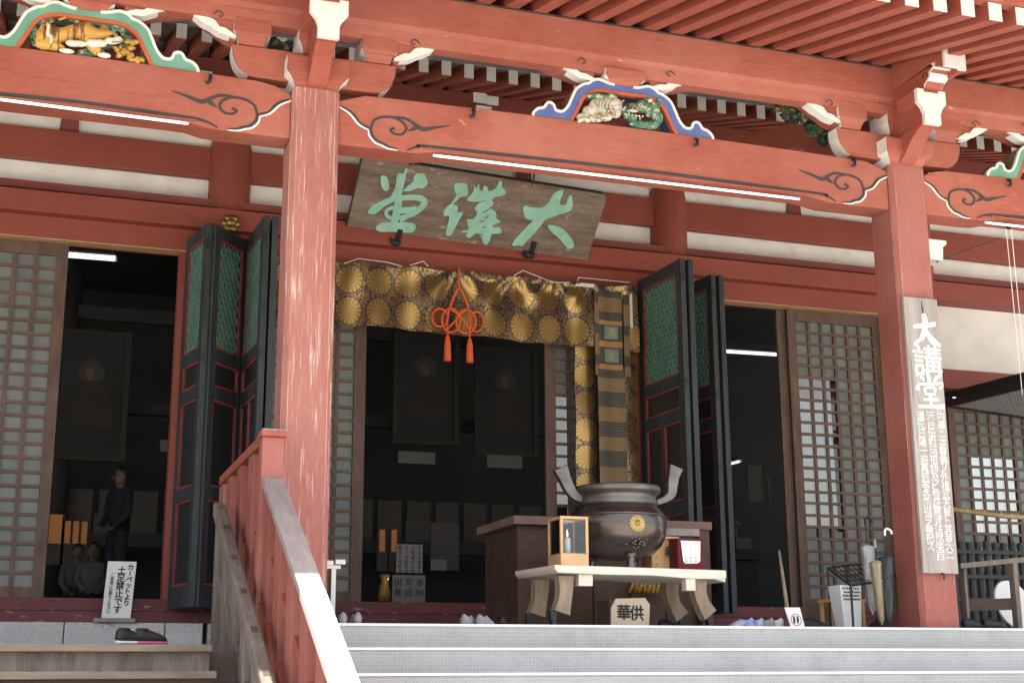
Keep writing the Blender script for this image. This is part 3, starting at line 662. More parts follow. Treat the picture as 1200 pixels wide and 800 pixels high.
# ------------------------------------------------------------------ frog-leg struts with carvings
def kaeru(cx, paint, rot=0):
    base = 5.195; k = 1.0
    half = [(.0,.44),(.1,.445),(.17,.455),(.26,.48),(.33,.46),(.37,.425),(.42,.41),(.5,.35),(.545,.26),(.59,.16),(.65,.095),(.72,.1),(.745,.155),(.80,.165),(.84,.11),(.9,.09),(.945,.045),(.955,0)]
    inner = [(.575,0),(.525,.09),(.475,.19),(.43,.28),(.36,.345),(.27,.378),(.12,.382),(0,.38)]
    sm = lambda pts: [(p[0], p[1]) for p in smooth_path([(a, b, 0) for a, b in pts], 4)]
    out = sm(half); inn = sm(inner)
    right = out+inn
    def ring(pts): return [(cx+a, base+b) for a, b in pts]
    main = MB(); N = len(out)
    body = None
    # build as strip quads between outer and inner outlines for each side
    for sx in (-1, 1):
        poly = [(cx+sx*a, base+b) for a, b in out+inn]
        main.ext(poly, FY(11.575), 0, -.24)
    d = part(main, 'frog_leg_strut', paint)
    for sx in (-1, 1):
        MB().ribbon([(cx+sx*a, base+b-.008) for a, b in half[1:]], [.024]*(len(half)-1), FY(11.575), -.02, .012, 4).build('white_outline', 'white_paint', d)
        MB().ribbon([(cx+sx*a, base+b-.022) for a, b in inner], [.034]*len(inner), FY(11.575), -.05, .006, 4).build('orange_inner_edge', 'kaeru_orange', d)
        MB().ribbon([(cx+sx*a, base+b+.004) for a, b in half[1:]], [.012]*(len(half)-1), FY(11.6), -.21, -.02, 4).build('strut_top_edge', 'cardboard', d)
    return d
kt_ = kaeru(.105, 'kaeru_green'); kb = kaeru(5.15, 'kaeru_blue'); kr = kaeru(10.33, 'kaeru_green')
for x in (.105, 5.15, 10.33):
    boat(x, .9, .3)
    flare_block(x, 11.715, .42, 5.64, 5.778, 'bearing_block')
def skinned(name, m, parent, verts, edges, radii, sub=2):
    me = bpy.data.meshes.new(name); o0 = Vector(ORG[parent.name]) if parent else Vector((0,0,0))
    me.from_pydata([tuple(Vector(v)-o0) for v in verts], edges, []); ob = bpy.data.objects.new(name, me); COL.objects.link(ob)
    ob.modifiers.new('skin', 'SKIN'); sv = me.skin_vertices[0].data if me.skin_vertices else None
    if sv is None:
        bm = bmesh.new(); bm.from_mesh(me); bm.verts.layers.skin.verify(); bm.to_mesh(me); bm.free(); sv = me.skin_vertices[0].data
    for i, r in enumerate(radii):
        sv[i].radius = (r, r) if not isinstance(r, tuple) else r; sv[i].use_root = (i == 0)
    s2 = ob.modifiers.new('sub', 'SUBSURF'); s2.levels = sub; s2.render_levels = sub
    dg = bpy.context.evaluated_depsgraph_get(); dg.update()
    m2 = bpy.data.meshes.new_from_object(ob.evaluated_get(dg)); bpy.data.objects.remove(ob)
    m2.name = name
    for p in m2.polygons: p.use_smooth = True
    m2.materials.clear(); m2.materials.append(M[m])
    ob = bpy.data.objects.new(name, m2); COL.objects.link(ob)
    if parent: ob.parent = parent
    ORG[ob.name] = tuple(o0); return ob
# carved tiger crawling to the right: lumps fused into one skin
def organic(name, m, parent, blobs, voxel=.011):
    mb = MB()
    for c, r in blobs: mb.blob(c, r, 14, 10)
    o0 = Vector(ORG[parent.name]); me = bpy.data.meshes.new(name); me.from_pydata([tuple(Vector(v)-o0) for v in mb.v], [], mb.f)
    ob = bpy.data.objects.new(name, me); COL.objects.link(ob)
    rmd = ob.modifiers.new('remesh', 'REMESH'); rmd.mode = 'VOXEL'; rmd.voxel_size = voxel; rmd.use_smooth_shade = True
    smd = ob.modifiers.new('smooth', 'SMOOTH'); smd.iterations = 9; smd.factor = .5
    dg = bpy.context.evaluated_depsgraph_get(); dg.update(); m2 = bpy.data.meshes.new_from_object(ob.evaluated_get(dg)); bpy.data.objects.remove(ob)
    m2.name = name; m2.materials.clear(); m2.materials.append(M[m])
    for p in m2.polygons: p.use_smooth = True
    ob = bpy.data.objects.new(name, m2); COL.objects.link(ob); ob.parent = parent; ORG[ob.name] = tuple(o0); return ob
tp = lambda px, py, dy=0: at(px, py, 11.6+dy)
PXM = .0078
def tb_(L, dy, ry=.06): return [(tp(x, y, dy), (rx*PXM, min(ry, rx*PXM*1.1), rz*PXM*.95)) for x, y, rx, rz in L]
tail = [(44+t*3.2, 54-t*3.2+(t > 6)*(t-6)*1.4, 3.2, 3.6) for t in range(0, 9)]
organic('carved_tiger', 'tiger_fur', kt_, tb_([(57,46,13,12),(64,41,12,11),(75,41,12,9),(86,38,12,9),(98,36,13,10),(106,40,12,10),(103,48,8,8),(109,55,7,7),(115,61,7,5),(51,53,8,6),(64,55,12,5),(117,41,9,7),(125,41,9,6),(132,41.5,6,3.6),(120,34.5,3.4,4.5),(125,35.5,2.6,4)], -.03)+tb_([(44,52,4,4),(43,46,3.5,4),(45,39,3.3,4),(49,33,3.2,4),(55,28,3.2,3.4),(62,25,3,3),(70,23,2.8,2.6),(76,21,2.4,2.2)], -.03))
organic('carved_belly', 'carve_cream', kt_, tb_([(85,51,8,4.4),(94,51.5,7,4),(109,51,8,5.5),(117,51,8,5),(131,48,8,4.6),(138,46.5,6,4.6)], -.085, .035)+tb_([(122,65,8,3.6),(78,60,9,3)], -.07, .03)+tb_([(60,46,2.4,7),(56,38,2.2,6),(57,31,2.2,4)], -.1, .02), .008)
MB().blob(tp(131,43,-.125), (.02,.01,.01), 8, 5).build('carved_eye', 'ink', kt_); MB().blob(tp(143.5,45,-.115), (.008,.008,.008), 8, 5).build('carved_nose', 'tread_dark', kt_)
MB().tube([tp(131,49.5,-.122), tp(137,49.6,-.122), tp(143,48.5,-.12)], .004, 5).build('carved_mouth', 'tread_dark', kt_)
random.seed(3)
lf = MB()
for px, py in [(48,26),(56,20),(64,17),(72,17),(80,18),(86,23),(108,27),(115,25),(122,28),(130,32),(136,35),(143,36),(41,33),(42,42),(44,50),(96,63),(104,66),(126,56),(145,45),(145,54)]:
    for q in range(4): lf.blob(tp(px+random.uniform(-3,3), py+random.uniform(-3,3), .02), (random.uniform(.03,.06),.03,random.uniform(.015,.03)), 7, 5, .1, random.uniform(-.8,.8))
lf.build('carved_leaves', 'carve_green', kt_, smooth=True, kind='stuff')
rk = MB()
for px, py in [(138,58),(146,60),(152,56),(152,66),(142,64),(158,69),(164,71),(150,49),(156,51)]:
    for q in range(3): rk.blob(tp(px+random.uniform(-3,3), py+random.uniform(-2,2), -.03), (random.uniform(.02,.045),.03,random.uniform(.015,.03)), 7, 5, .2, random.uniform(-.8,.8))
rk.build('carved_rocks', 'gold_paint', kt_, smooth=True, kind='stuff')
# the other strut: pale striped beast facing a green dragon head
bp = lambda px, py, dy=0: at(px, py, 11.62+dy)
db = lambda L, dy, ry=.06: [(bp(x, y, dy), (rx*PXM*1.12, min(ry, rx*PXM*1.1), rz*PXM*1.15)) for x, y, rx, rz in L]
organic('carved_beast', 'carve_white', kb, db([(683,138,8,5),(690,131,8,7),(699,124,9,8),(711,120,10,6),(721,123,8,8),(722,132,6,7),(708,137,10,5),(696,140,9,3.5),(702,130,8,6)], -.05))
organic('carved_dragon', 'carve_green', kb, db([(733,131,7,4),(742,127,9,6),(754,125,10,8),(765,129,9,10),(770,139,7,9),(762,147,10,5),(748,146,12,4),(738,138,8,3),(729,128,3.4,3.6),(700,114,14,4),(716,114,8,4),(758,118,5,4),(772,120,4,5)], -.055))
cw = MB()
for k in range(5): cw.ribbon([(xz(702+k*4,116+k*.5,11.5)[0], xz(702+k*4,116,11.5)[1]-.0),(xz(699+k*4,124,11.5)[0], xz(700+k*4,124,11.5)[1]),(xz(703+k*4,131,11.5)[0], xz(700+k*4,131,11.5)[1])], [.008,.014,.006], FY(11.5), -.05, .0, 3)
for k in range(6): cw.blob(bp(733+k*4, 134+k*.5, -.12), (.012,.015,.01), 6, 4)
for px in range(680, 712, 4): cw.blob(bp(px, 141-(px-680)*.12+random.uniform(-3,3), -.1), (.04,.03,.022), 7, 5, .1, random.uniform(-1,1))
for q in range(30):     # curling locks, claws and scales
    px = random.uniform(684,774); py = 112+abs(px-730)*.25+random.uniform(6,26); c0 = Vector(bp(px, py, -.1)); r0 = random.uniform(.012,.03); ph = random.uniform(0,6)
    cw.tube([c0+Vector((r0*(1-j/9)*cos(ph+j*.8), -.01+.004*j, r0*(1-j/9)*sin(ph+j*.8))) for j in range(8)], [.007-.0006*j for j in range(8)], 5)
cw.blob(bp(762,118,-.12), (.03,.02,.02)).blob(bp(742,130,-.13), (.05,.02,.015)); cw.build('carved_ribs', 'carve_white', kb, smooth=True, kind='stuff')
MB().blob(bp(747,127,-.13), (.016,.016,.016), 8, 6).blob(bp(700,124,-.13), (.012,.012,.012), 8, 6).blob(bp(766,121,-.13), (.02,.012,.02), 8, 6).build('carved_eye', 'gold_paint', kb, smooth=True)
dk = MB()
for sx, w in ((5.15,.44),(.105,.44),(10.33,.44)):
    dk = MB().box(sx-.46, sx+.46, 11.74, 11.76, 5.2, 5.5); dk.build('carving_back_board', 'red_dark', {5.15:kb,.105:kt_,10.33:kr}[sx])
cr = MB()
for k in range(26): cr.blob((10.0+random.uniform(-.2,.5), 11.64, 5.22+random.uniform(.02,.24)), (.06,.05,.04), 7, 5, .2, random.uniform(-1,1))
cr.build('carved_leaves', 'carve_green', kr, smooth=True, kind='stuff')
# carved foliage nose on the left of the right-hand bracket, and a smaller one inside the left bracket
cn = MB(); random.seed(8)
for k in range(60):
    t = k/59; px = 912+(972-912)*t; py = 120+(160-120)*t
    cn.blob(at(px+random.uniform(-4,4), py+random.uniform(-8,9), 11.9+random.uniform(-.05,.1)), (random.uniform(.03,.07),.06,random.uniform(.02,.045)), 7, 5, .2, random.uniform(-1,1))
part(cn, 'carved_foliage', 'carve_moss', smooth=True, kind='stuff')
cn = MB()
for k in range(14): cn.blob(at(313+k*2, 50+k*.3+random.uniform(-3,3), 11.9), (.04,.05,.03), 7, 5, .2)
part(cn, 'carved_foliage', 'carve_moss', smooth=True, kind='stuff')
# small white stepped nose hanging from the main eaves in mid bay
nx, nz = xz(569, 115, 15.6)
a = part(MB().box(nx-.12, nx+.12, 15.62, 17, nz-.08, nz+.06), 'eaves_bracket_nose', 'red_dark'); MB().box(nx-.16, nx+.02, 15.6, 15.618, nz-.07, nz+.06).box(nx+.02, nx+.17, 15.585, 15.617, nz-.08, nz+.03).box(nx-.12,nx+.08,15.6,15.62,nz-.17,nz-.11).build('white_nose_end', 'white_paint', a)
for px, py in ((237,88),(1088+8*1,200)): 
    nx, nz = xz(px, py, 16.2); a = part(MB().box(nx-.12, nx+.12, 16.22, 17, nz-.1, nz+.08), 'eaves_bracket_nose', 'red_dark'); MB().box(nx-.12, nx+.12, 16.2, 16.218, nz-.1, nz+.06).build('white_nose_end', 'white_paint', a)
# ================================================================== the dark room behind the doors
room = hall
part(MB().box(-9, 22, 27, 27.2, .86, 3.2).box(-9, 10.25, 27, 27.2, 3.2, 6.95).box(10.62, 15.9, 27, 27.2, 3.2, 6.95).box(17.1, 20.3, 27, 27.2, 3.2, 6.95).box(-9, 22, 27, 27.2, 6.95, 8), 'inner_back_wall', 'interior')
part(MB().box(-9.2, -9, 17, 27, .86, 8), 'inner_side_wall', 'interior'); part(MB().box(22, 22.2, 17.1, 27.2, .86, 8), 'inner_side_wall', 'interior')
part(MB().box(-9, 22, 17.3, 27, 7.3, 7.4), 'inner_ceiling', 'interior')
for x0, x1, z0, z1 in ((10.25,10.62,3.2,6.95),(15.9,17.1,3.2,6.95)):
    w = part(MB().box(x0-.05, x1+.05, 26.92, 26.99, z0-.05, z0).box(x0-.05, x1+.05, 26.92, 26.99, z1, z1+.05), 'rear_window', 'dark_frame')
    MB().box(x0, x1, 27.05, 27.06, z0, z1).build('pane', 'pane_clear', w)
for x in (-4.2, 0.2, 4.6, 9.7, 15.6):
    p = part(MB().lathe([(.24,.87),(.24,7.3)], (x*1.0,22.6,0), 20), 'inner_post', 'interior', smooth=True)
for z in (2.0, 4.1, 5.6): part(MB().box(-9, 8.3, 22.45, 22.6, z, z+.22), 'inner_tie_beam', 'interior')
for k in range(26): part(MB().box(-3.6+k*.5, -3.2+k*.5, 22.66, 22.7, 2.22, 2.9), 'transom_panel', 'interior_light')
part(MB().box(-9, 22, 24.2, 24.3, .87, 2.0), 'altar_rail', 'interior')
# framed hanging portraits of robed figures
def portrait(px, py, w, h, Y, label):
    cx, _, cz = at(px, py, Y)
    t = thing('framed_portrait', label, 'painting', (cx, Y, cz-h/2))
    MB().box(cx-w/2, cx+w/2, Y, Y+.04, cz-h/2, cz-h/2+.09).box(cx-w/2, cx+w/2, Y, Y+.04, cz+h/2-.09, cz+h/2).box(cx-w/2, cx-w/2+.09, Y, Y+.04, cz-h/2+.09, cz+h/2-.09).box(cx+w/2-.09, cx+w/2, Y, Y+.04, cz-h/2+.09, cz+h/2-.09).build('frame', 'dark_frame', t)
    MB().box(cx-w/2+.09, cx+w/2-.09, Y+.03, Y+.035, cz-h/2+.09, cz+h/2-.09).build('canvas', 'interior', t)
    F = FY(Y+.03)
    MB().ext([(cx-.34,cz-.5),(cx+.36,cz-.5),(cx+.3,cz-.05),(cx+.17,cz+.22),(cx-.13,cz+.22),(cx-.26,cz-.05)], F, 0, .006).build('painted_robe', 'dark_frame', t)
    MB().ext([(cx-.02+.075*cos(k*pi/8), cz+.33+.11*sin(k*pi/8)) for k in range(16)], F, 0, .009).build('painted_head', 'lattice_wood', t)
    MB().ext([(cx-.01+.2*cos(k*pi/10), cz+.36+.2*sin(k*pi/10)) for k in range(20)], F, -.002, .004).build('painted_halo', 'interior_light', t)
    MB().ribbon([(cx-.12,cz-.12),(cx,cz-.2),(cx+.12,cz-.3)], [.06,.12,.05], F, .006, .011).build('painted_hand', 'dark_frame', t)
portrait(106, 462, 1.15, 2.05, 22.0, 'large dim framed portrait hanging inside the left doorway')
portrait(500, 455, 1.15, 1.9, 22.0, 'dim framed portrait with a pale head, left one inside the middle doorway')
portrait(594, 470, 1.15, 1.9, 22.0, 'dim framed portrait, right one inside the middle doorway')
def slab(name, label, cat, x0, y0, x1, y1, Y, m, group=None, text=None, tm='ink', ts=.1, th=.03, part_name='sheet'):
    a, b = xz(x0, y0, Y); c, d = xz(x1, y1, Y)
    X0, X1, Z0, Z1 = min(a,c), max(a,c), min(b,d), max(b,d)
    t = thing(name, label, cat, ((X0+X1)/2, Y, Z0), group)
    MB().box(X0, X1, Y, Y+th, Z0, Z1).build(part_name, m, t)
    if text:
        g = MB(); n = len(text)
        for i, col_ in enumerate(text):
            cx = X1-(i+.5)*(X1-X0)/n
            for j, ch in enumerate(col_): g.text(ch, cx, Z1-ts*.8-j*ts, ts*.9, FY(Y), .001, .004)
        g.build('brush_writing', tm, t)
    return t
slab('paper_notice', 'small pale paper notice hung under the left of the two portraits', 'notice', 467, 528, 510, 544, 20.5, 'paper_dim', text=None)
slab('paper_notice', 'small pale paper notice hung under the right of the two portraits', 'notice', 571, 532, 612, 549, 20.5, 'paper_dim')
slab('writing_board', 'standing board of written columns before the lit screen, middle doorway', 'board', 465, 637, 495, 671, 18.9, 'grey_board', text=['般若波羅蜜多','心経観自在菩','薩行深般若波','羅蜜多時照見'], ts=.065)
slab('writing_board', 'low tilted white board with brush writing just inside the middle doorway', 'board', 460, 673, 498, 706, 18.2, 'paper_dim', text=['奉納','写経','供養'], ts=.13)
slab('hanging_scroll', 'hanging scroll with a gilt border beside the writing boards', 'scroll', 505, 612, 538, 668, 19.2, 'interior_light'); 
slab('price_card', 'small white card in front of the hanging scroll', 'card', 505, 655, 523, 668, 18.9, 'paper_dim')
slab('paper_notice', 'pale paper sheet hung on the wall inside the right doorway', 'notice', 876, 545, 894, 588, 19.5, 'paper_dim')
slab('paper_notice', 'narrow pale strip notice right of the hung paper sheet inside the right doorway', 'notice', 899, 560, 903, 590, 19.6, 'paper_dim')
slab('paper_notice', 'little card low in the left doorway beside the folding door', 'notice', 188, 515, 198, 529, 20.5, 'paper_dim')
for x0, x1, y0, y1, lb in ((57,71,602,660,'orange lit paper screen at the left edge of the left doorway'),(75,101,610,660,'wider orange lit paper screen behind the seated people'),(112,124,602,624,'small orange lit screen piece beside the standing person'),(443,452,620,668,'narrow orange lit screen, left one of the middle doorway'),(457,466,620,668,'narrow orange lit screen right of its twin in the middle doorway'),(476,500,615,634,'orange lit screen above the written columns board')):
    ls = slab('lit_screen', lb, 'screen', x0, y0, x1, y1, 21.0, 'screen_lit', 'orange lit screens deep inside the hall', th=.02, part_name='screen_panel')
    c0_ = xz(x0,y0,21.0); c1_ = xz(x1,y1,21.0); nn = max(1, int((x1-x0)/8))
    for k in range(nn+1): xx = c0_[0]+(c1_[0]-c0_[0])*k/nn; MB().box(xx-.018, xx+.018, 20.96, 20.998, c1_[1], c0_[1]).build('screen_bar', 'dark_frame', ls)
    MB().box(c0_[0]-.02, c1_[0]+.02, 20.955, 20.999, c1_[1]-.02, c1_[1]+.28).build('lower_board', 'interior_light', ls)
# reception shelves in the right doorway
sh = thing('inner_cabinet', 'pale low cabinet with a lamp on it inside the right doorway', 'cabinet', (*at(872, 690, 19.2)[:2], .87))
a = xz(862, 628, 19.2); b = xz(884, 640, 19.2)
MB().box(a[0], b[0]+.1, 19.2, 19.7, a[1]-.35, a[1]-.2).box(a[0], b[0]+.1, 19.3, 19.7, .88, a[1]-.36).build('cabinet_body', 'interior_light', sh)
MB().box(a[0]+.02, b[0]-.05, 19.21, 19.6, a[1]-.19, a[1]-.02).build('box', 'paper_dim', sh)
MB().lathe([(.05,0),(.02,.03),(.015,.2),(.07,.22),(.03,.3)], (a[0]+.12, 19.4, a[1]-.02), 12).build('lamp', 'paper_dim', sh)
# tubes inside
def tube_light(p, q, Y, label, m='inner_tube', r=.018, grp='fluorescent tubes inside the hall', Y2=None, fix='interior_light'):
    A = Vector(at(*p, Y)); B = Vector(at(*q, Y2 or Y)); t = thing('tube_lamp', label, 'lamp', tuple((A+B)/2+Vector((0,0,.0))), grp)
    MB().tube([A, B], r, 10).build('tube', m, t)
    u = (B-A).normalized()
    e = MB(); e.tube([A-u*.03, A], r*1.15, 10); e.build('tube_cap', 'sole_white', t); e = MB(); e.tube([B, B+u*.03], r*1.15, 10); e.build('tube_cap', 'sole_white', t)
    if Y > 12: MB().obox(A+Vector((0,.01,r+.028)), B+Vector((0,.01,r+.028)), .1, .04).build('fitting', fix, t)
tube_light((78,298.5), (135,303), 20.5, 'lit white fluorescent tube at the top of the left doorway', r=.04)
tube_light((842,411), (914,415.5), 20.5, 'lit white fluorescent tube across the right doorway', r=.028)
tube_light((853,544), (868,540), 21.5, 'short lit tube low in the right doorway beside the folded door', r=.02, Y2=20.9)
# tube lamps under the porch beams
tube_light((-60,109), (217,144.5), 11.5, 'bright tube lamp under the left porch beam', 'tube_lit', .012, 'tube lamps under the porch beams', fix='red_x')
tube_light((511,182.5), (934,233), 11.5, 'long bright tube lamp under the middle porch beam', 'tube_lit', .012, 'tube lamps under the porch beams', fix='red_x')
tube_light((1157,261), (1290,276), 11.5, 'bright tube lamp under the right porch beam', 'tube_lit', .012, 'tube lamps under the porch beams', fix='red_x')
# ================================================================== name plaque
BL, BR, TL = [Vector(at(*q)) for q in ((407,265,16.6),(688,305,16.6),(417,182,15.92))]
pu = (BR-BL).normalized(); pv = (TL-BL); pv = (pv-pu*pv.dot(pu)).normalized(); pn = pu.cross(pv)    # pn: which way?
if pn.y > 0: pn = -pn
def PF(a, b, c): return tuple(BL+pu*a+pv*b+pn*c)
def on(px, py):
    d = Vector(ray(px, py)); t = BL.dot(pn)/d.dot(pn); P = d*t-BL; return (P.dot(pu), P.dot(pv))
tr_ = on(703,218); tl_ = on(417,182); br_ = on(688,305)
pq = thing('name_plaque', 'weathered brown board with three carved green characters hung tilted over the middle doorway', 'plaque', tuple(BL+pu*1.6))
o_ = [(tl_[0],0.0),(br_[0],0.0),(tr_[0],tr_[1]-.08),(tr_[0]-.03,tr_[1]-.01),(tr_[0]-.1,tr_[1]),(tl_[0],tl_[1])]
bw = (0.0, max(br_[0], tr_[0])); bh = tl_[1]
o_ = [(0,0),(bw[1],0),(bw[1],bh-.07),(bw[1]-.02,bh-.02),(bw[1]-.07,bh),(0.0,bh)]
MB().ext(o_, PF, -.06, 0).build('board', 'old_board', pq)
MB().ext([(-.012,-.0),(0,-.0),(0,bh),(bw[1]-.07,bh),(bw[1]-.07,bh+.014),(-.012,bh+.014)], PF, -.065, .006).build('board_edge', 'board_edge', pq)
def zp(poly, sc, ox, oy): return [on(ox+x/sc, oy+y/sc) for x, y in poly]
def wig(pts, n=3): return [(p[0]+random.uniform(-.003,.003), p[1]+random.uniform(-.003,.003)) for p in smooth_path([(a,b,0) for a,b in pts], n, True)]
random.seed(12)
Z2 = (7.275, 410, 180); Z3 = (8, 510, 190); Z4 = (7.275, 590, 200)
ch = {'hall': [(Z2,[(265,190),(290,183),(320,205),(335,260),(325,305),(300,312),(270,280),(262,230)]),
 (Z2,[(400,180),(425,160),(455,165),(470,125),(495,125),(475,180),(465,240),(450,300),(440,345),(425,375),(360,410),(300,440),(240,490),(210,510),(150,500),(190,440),(260,400),(340,365),(370,320),(390,270)]),
 (Z2,[(455,310),(500,265),(540,230),(545,190),(570,165),(625,165),(645,190),(660,230),(655,265),(620,290),(570,290),(520,312),(470,315)]),
 (Z2,[(225,615),(280,585),(400,578),(520,585),(560,610),(550,650),(510,668),(400,660),(300,662),(240,655)])],
 'lecture': [(Z3,[(175,205),(200,192),(280,195),(300,220),(300,300),(270,315),(230,325),(190,365),(160,385),(145,395),(150,375),(200,300),(178,265)]),
 (Z3,[(85,440),(130,395),(190,395),(210,420),(205,465),(245,460),(260,455),(250,490),(210,560),(170,640),(140,680),(105,680),(100,640),(120,560),(130,500),(85,500),(72,470)]),
 (Z3,[(295,335),(345,290),(360,250),(365,210),(385,240),(405,200),(415,250),(440,265),(455,215),(490,235),(500,265),(550,250),(580,215),(600,175),(625,190),(620,230),(650,250),(655,290),(620,310),(560,320),(530,345),(470,352),(400,365),(350,365),(310,360)]),
 (Z3,[(365,430),(400,390),(470,356),(530,350),(535,400),(480,440),(540,440),(570,480),(575,530),(610,550),(575,570),(540,580),(535,605),(600,605),(620,650),(590,668),(530,665),(510,720),(480,765),(450,750),(430,700),(380,660),(340,690),(310,705),(285,680),(300,655),(245,655),(260,635),(310,625),(300,570),(300,530),(350,530),(390,470)])],
 'great': [(Z4,[(165,320),(180,293),(220,305),(280,310),(345,300),(385,260),(410,215),(440,180),(480,160),(510,165),(500,200),(480,250),(480,285),(530,285),(545,230),(565,205),(585,225),(583,310),(560,340),(500,360),(400,395),(350,420),(310,470),(250,540),(190,600),(160,635),(130,630),(80,635),(75,610),(130,545),(190,480),(245,420),(200,410),(175,380)]),
 (Z4,[(375,470),(400,458),(500,490),(540,530),(590,590),(595,640),(560,660),(530,640),(470,570),(400,510)])]}
for nm, polys in ch.items():
    m = MB()
    for (sc, ox_, oy_), pl in polys: m.ext(wig(zp(pl, sc, ox_, oy_)), PF, .0, .022)
    if nm == 'hall':
        P = lambda l: zp(l, *Z2)
        m.ribbon(P([(440,372),(520,368),(595,375),(635,405),(610,455),(550,500),(480,530),(420,555)]), [.07,.075,.08,.085,.08,.07,.075,.1], PF, 0, .0215)
        m.ribbon(P([(420,360),(405,450),(392,520),(372,600)]), [.09,.1,.1,.09], PF, 0, .023)
        m.ribbon(P([(380,450),(320,475),(308,515),(345,545),(400,530)]), [.05,.045,.045,.05,.05], PF, 0, .021)
        m.ribbon(P([(420,480),(500,478),(575,455)]), [.09,.08,.05], PF, 0, .0205)
    c_ = m.build('carved_character', 'verdigris', pq)
    if nm == 'lecture':
        g = MB(); P = lambda l: zp(l, *Z3)
        for l in ([(435,467),(470,455),(500,440)],[(455,522),(480,510),(500,498)],[(415,552),(440,548),(462,545)],[(440,606),(460,604),(475,603)],[(400,660),(425,672),(445,678)]): g.ribbon(P(l), [.006,.018,.006], PF, .02, .026)
        g.build('carved_gap', 'old_board', c_)
for px, py in ((469,268),(626,283)):
    a = on(px, py); hk = MB().ext([(a[0]-.035,a[1]),(a[0]+.035,a[1]),(a[0]+.03,a[1]-.17),(a[0]-.03,a[1]-.17)], PF, .0, .03)
    hk.blob(PF(a[0]-.03,a[1]-.19,.04), (.085,.05,.05), 12, 8); hk.tube([PF(a[0]-.08,a[1]-.17,.05), PF(a[0]-.11,a[1]-.13,.06)], [.03,.02], 8); hk.build('iron_hook', 'iron', pq)
for px, py in ((482,187),(627,205)):
    a = on(px, py); MB().tube([PF(a[0],bh-.02,.01), PF(a[0],bh+.04,0), PF(a[0]+.02,bh+.1,-.1), PF(a[0],bh+.35,-.5)], .012, 6).build('hanging_rod', 'iron', pq)
# ================================================================== brocade curtain
cu = thing('brocade_curtain', 'gold and navy brocade valance with two rows of flower discs across the middle doorway', 'curtain', (5, 16.58, 4.3))
ta = xz(395,306,16.56); tb = xz(736,337,16.56); ba = xz(430,383,16.56); bb = xz(690,408,16.56)
cx0, cx1 = 2.42, 7.47; PIT = .383
def ctop(X): return ta[1]+(tb[1]-ta[1])*(X-ta[0])/(tb[0]-ta[0])
def cbot(X): return ba[1]+(bb[1]-ba[1])*(X-ba[0])/(bb[0]-ba[0])
kx = xz(537,320,16.5)[0]; HX = [xz(602,323,16.5)[0], xz(648,331,16.5)[0], xz(693,333,16.5)[0]]
def cf(u, v):
    X = cx0+(cx1-cx0)*u; z1 = ctop(X)-.012*abs(sin(X*4.2)); z0 = cbot(X)+.012*sin(X*5)
    d = X-kx
    fold = .028*sin(X*8.5+v*2.0)+.02*sin(X*17-v*3)
    zz = (z1-z0)*(1-v)
    for hx, amp, kk in ((kx, .035, 8), (HX[0], .034, 8), (HX[1], .034, 8), (HX[2], .03, 8)):      # folds fanning out from the hanging points
        dx = X-hx; r = sqrt(dx*dx+zz*zz)+.02; an = atan2(dx, zz+.05); fold += amp*cos(kk*an)*math.exp(-r*1.3)*min(1, r*4)
    return (X, 16.52-fold, z0+(z1-z0)*v)
xd = xz(409,325,16.56)[0]
MB().grid(cf, 220, 22, lambda u, v: ((cx0+(cx1-cx0)*u-xd)/PIT+.5, .02+v*2.04)).build('valance', 'brocade', cu, smooth=True, fix=False)
gx0, _ = xz(675,450,16.58); gx1 = 7.47
def gf(u, v):
    X = gx0+(gx1-gx0)*u; zt = cbot(X)+.1; return (X, 16.62-.03*sin(u*9+v*.7)-.015*sin(v*14+u*3), 1.95+(zt-1.95)*v)
MB().grid(gf, 40, 60, lambda u, v: ((gx0+(gx1-gx0)*u-gx0)/PIT+.12, v*6.6+.2)).build('side_drape', 'brocade', cu, smooth=True, fix=False)
for a, b in (((403,309),(420,303)),((420,303),(452,307)),((452,307),(471,312)),((480,311),(496,306)),((496,306),(502,312)),((602,323),(613,317)),((613,317),(648,331)),((648,331),(675,331)),((676,331),(678,325)),((678,325),(738,331))):
    MB().tube([at(*a,16.5), at(*b,16.5)], .006, 5).build('hanging_cord', 'white_paint', cu)
MB().box(*[f(xz(674,331,16.5)[0],xz(696,334,16.5)[0]) for f in (min,max)], 16.49, 16.51, *sorted((xz(674,331,16.5)[1],xz(674,335,16.5)[1]))).build('white_tape', 'white_paint', cu)
q0 = xz(737,335,16.5); q1 = xz(740,384,16.5); MB().box(q0[0], q0[0]+.04, 16.49, 16.51, q1[1], q0[1]).build('white_tape', 'white_paint', cu)
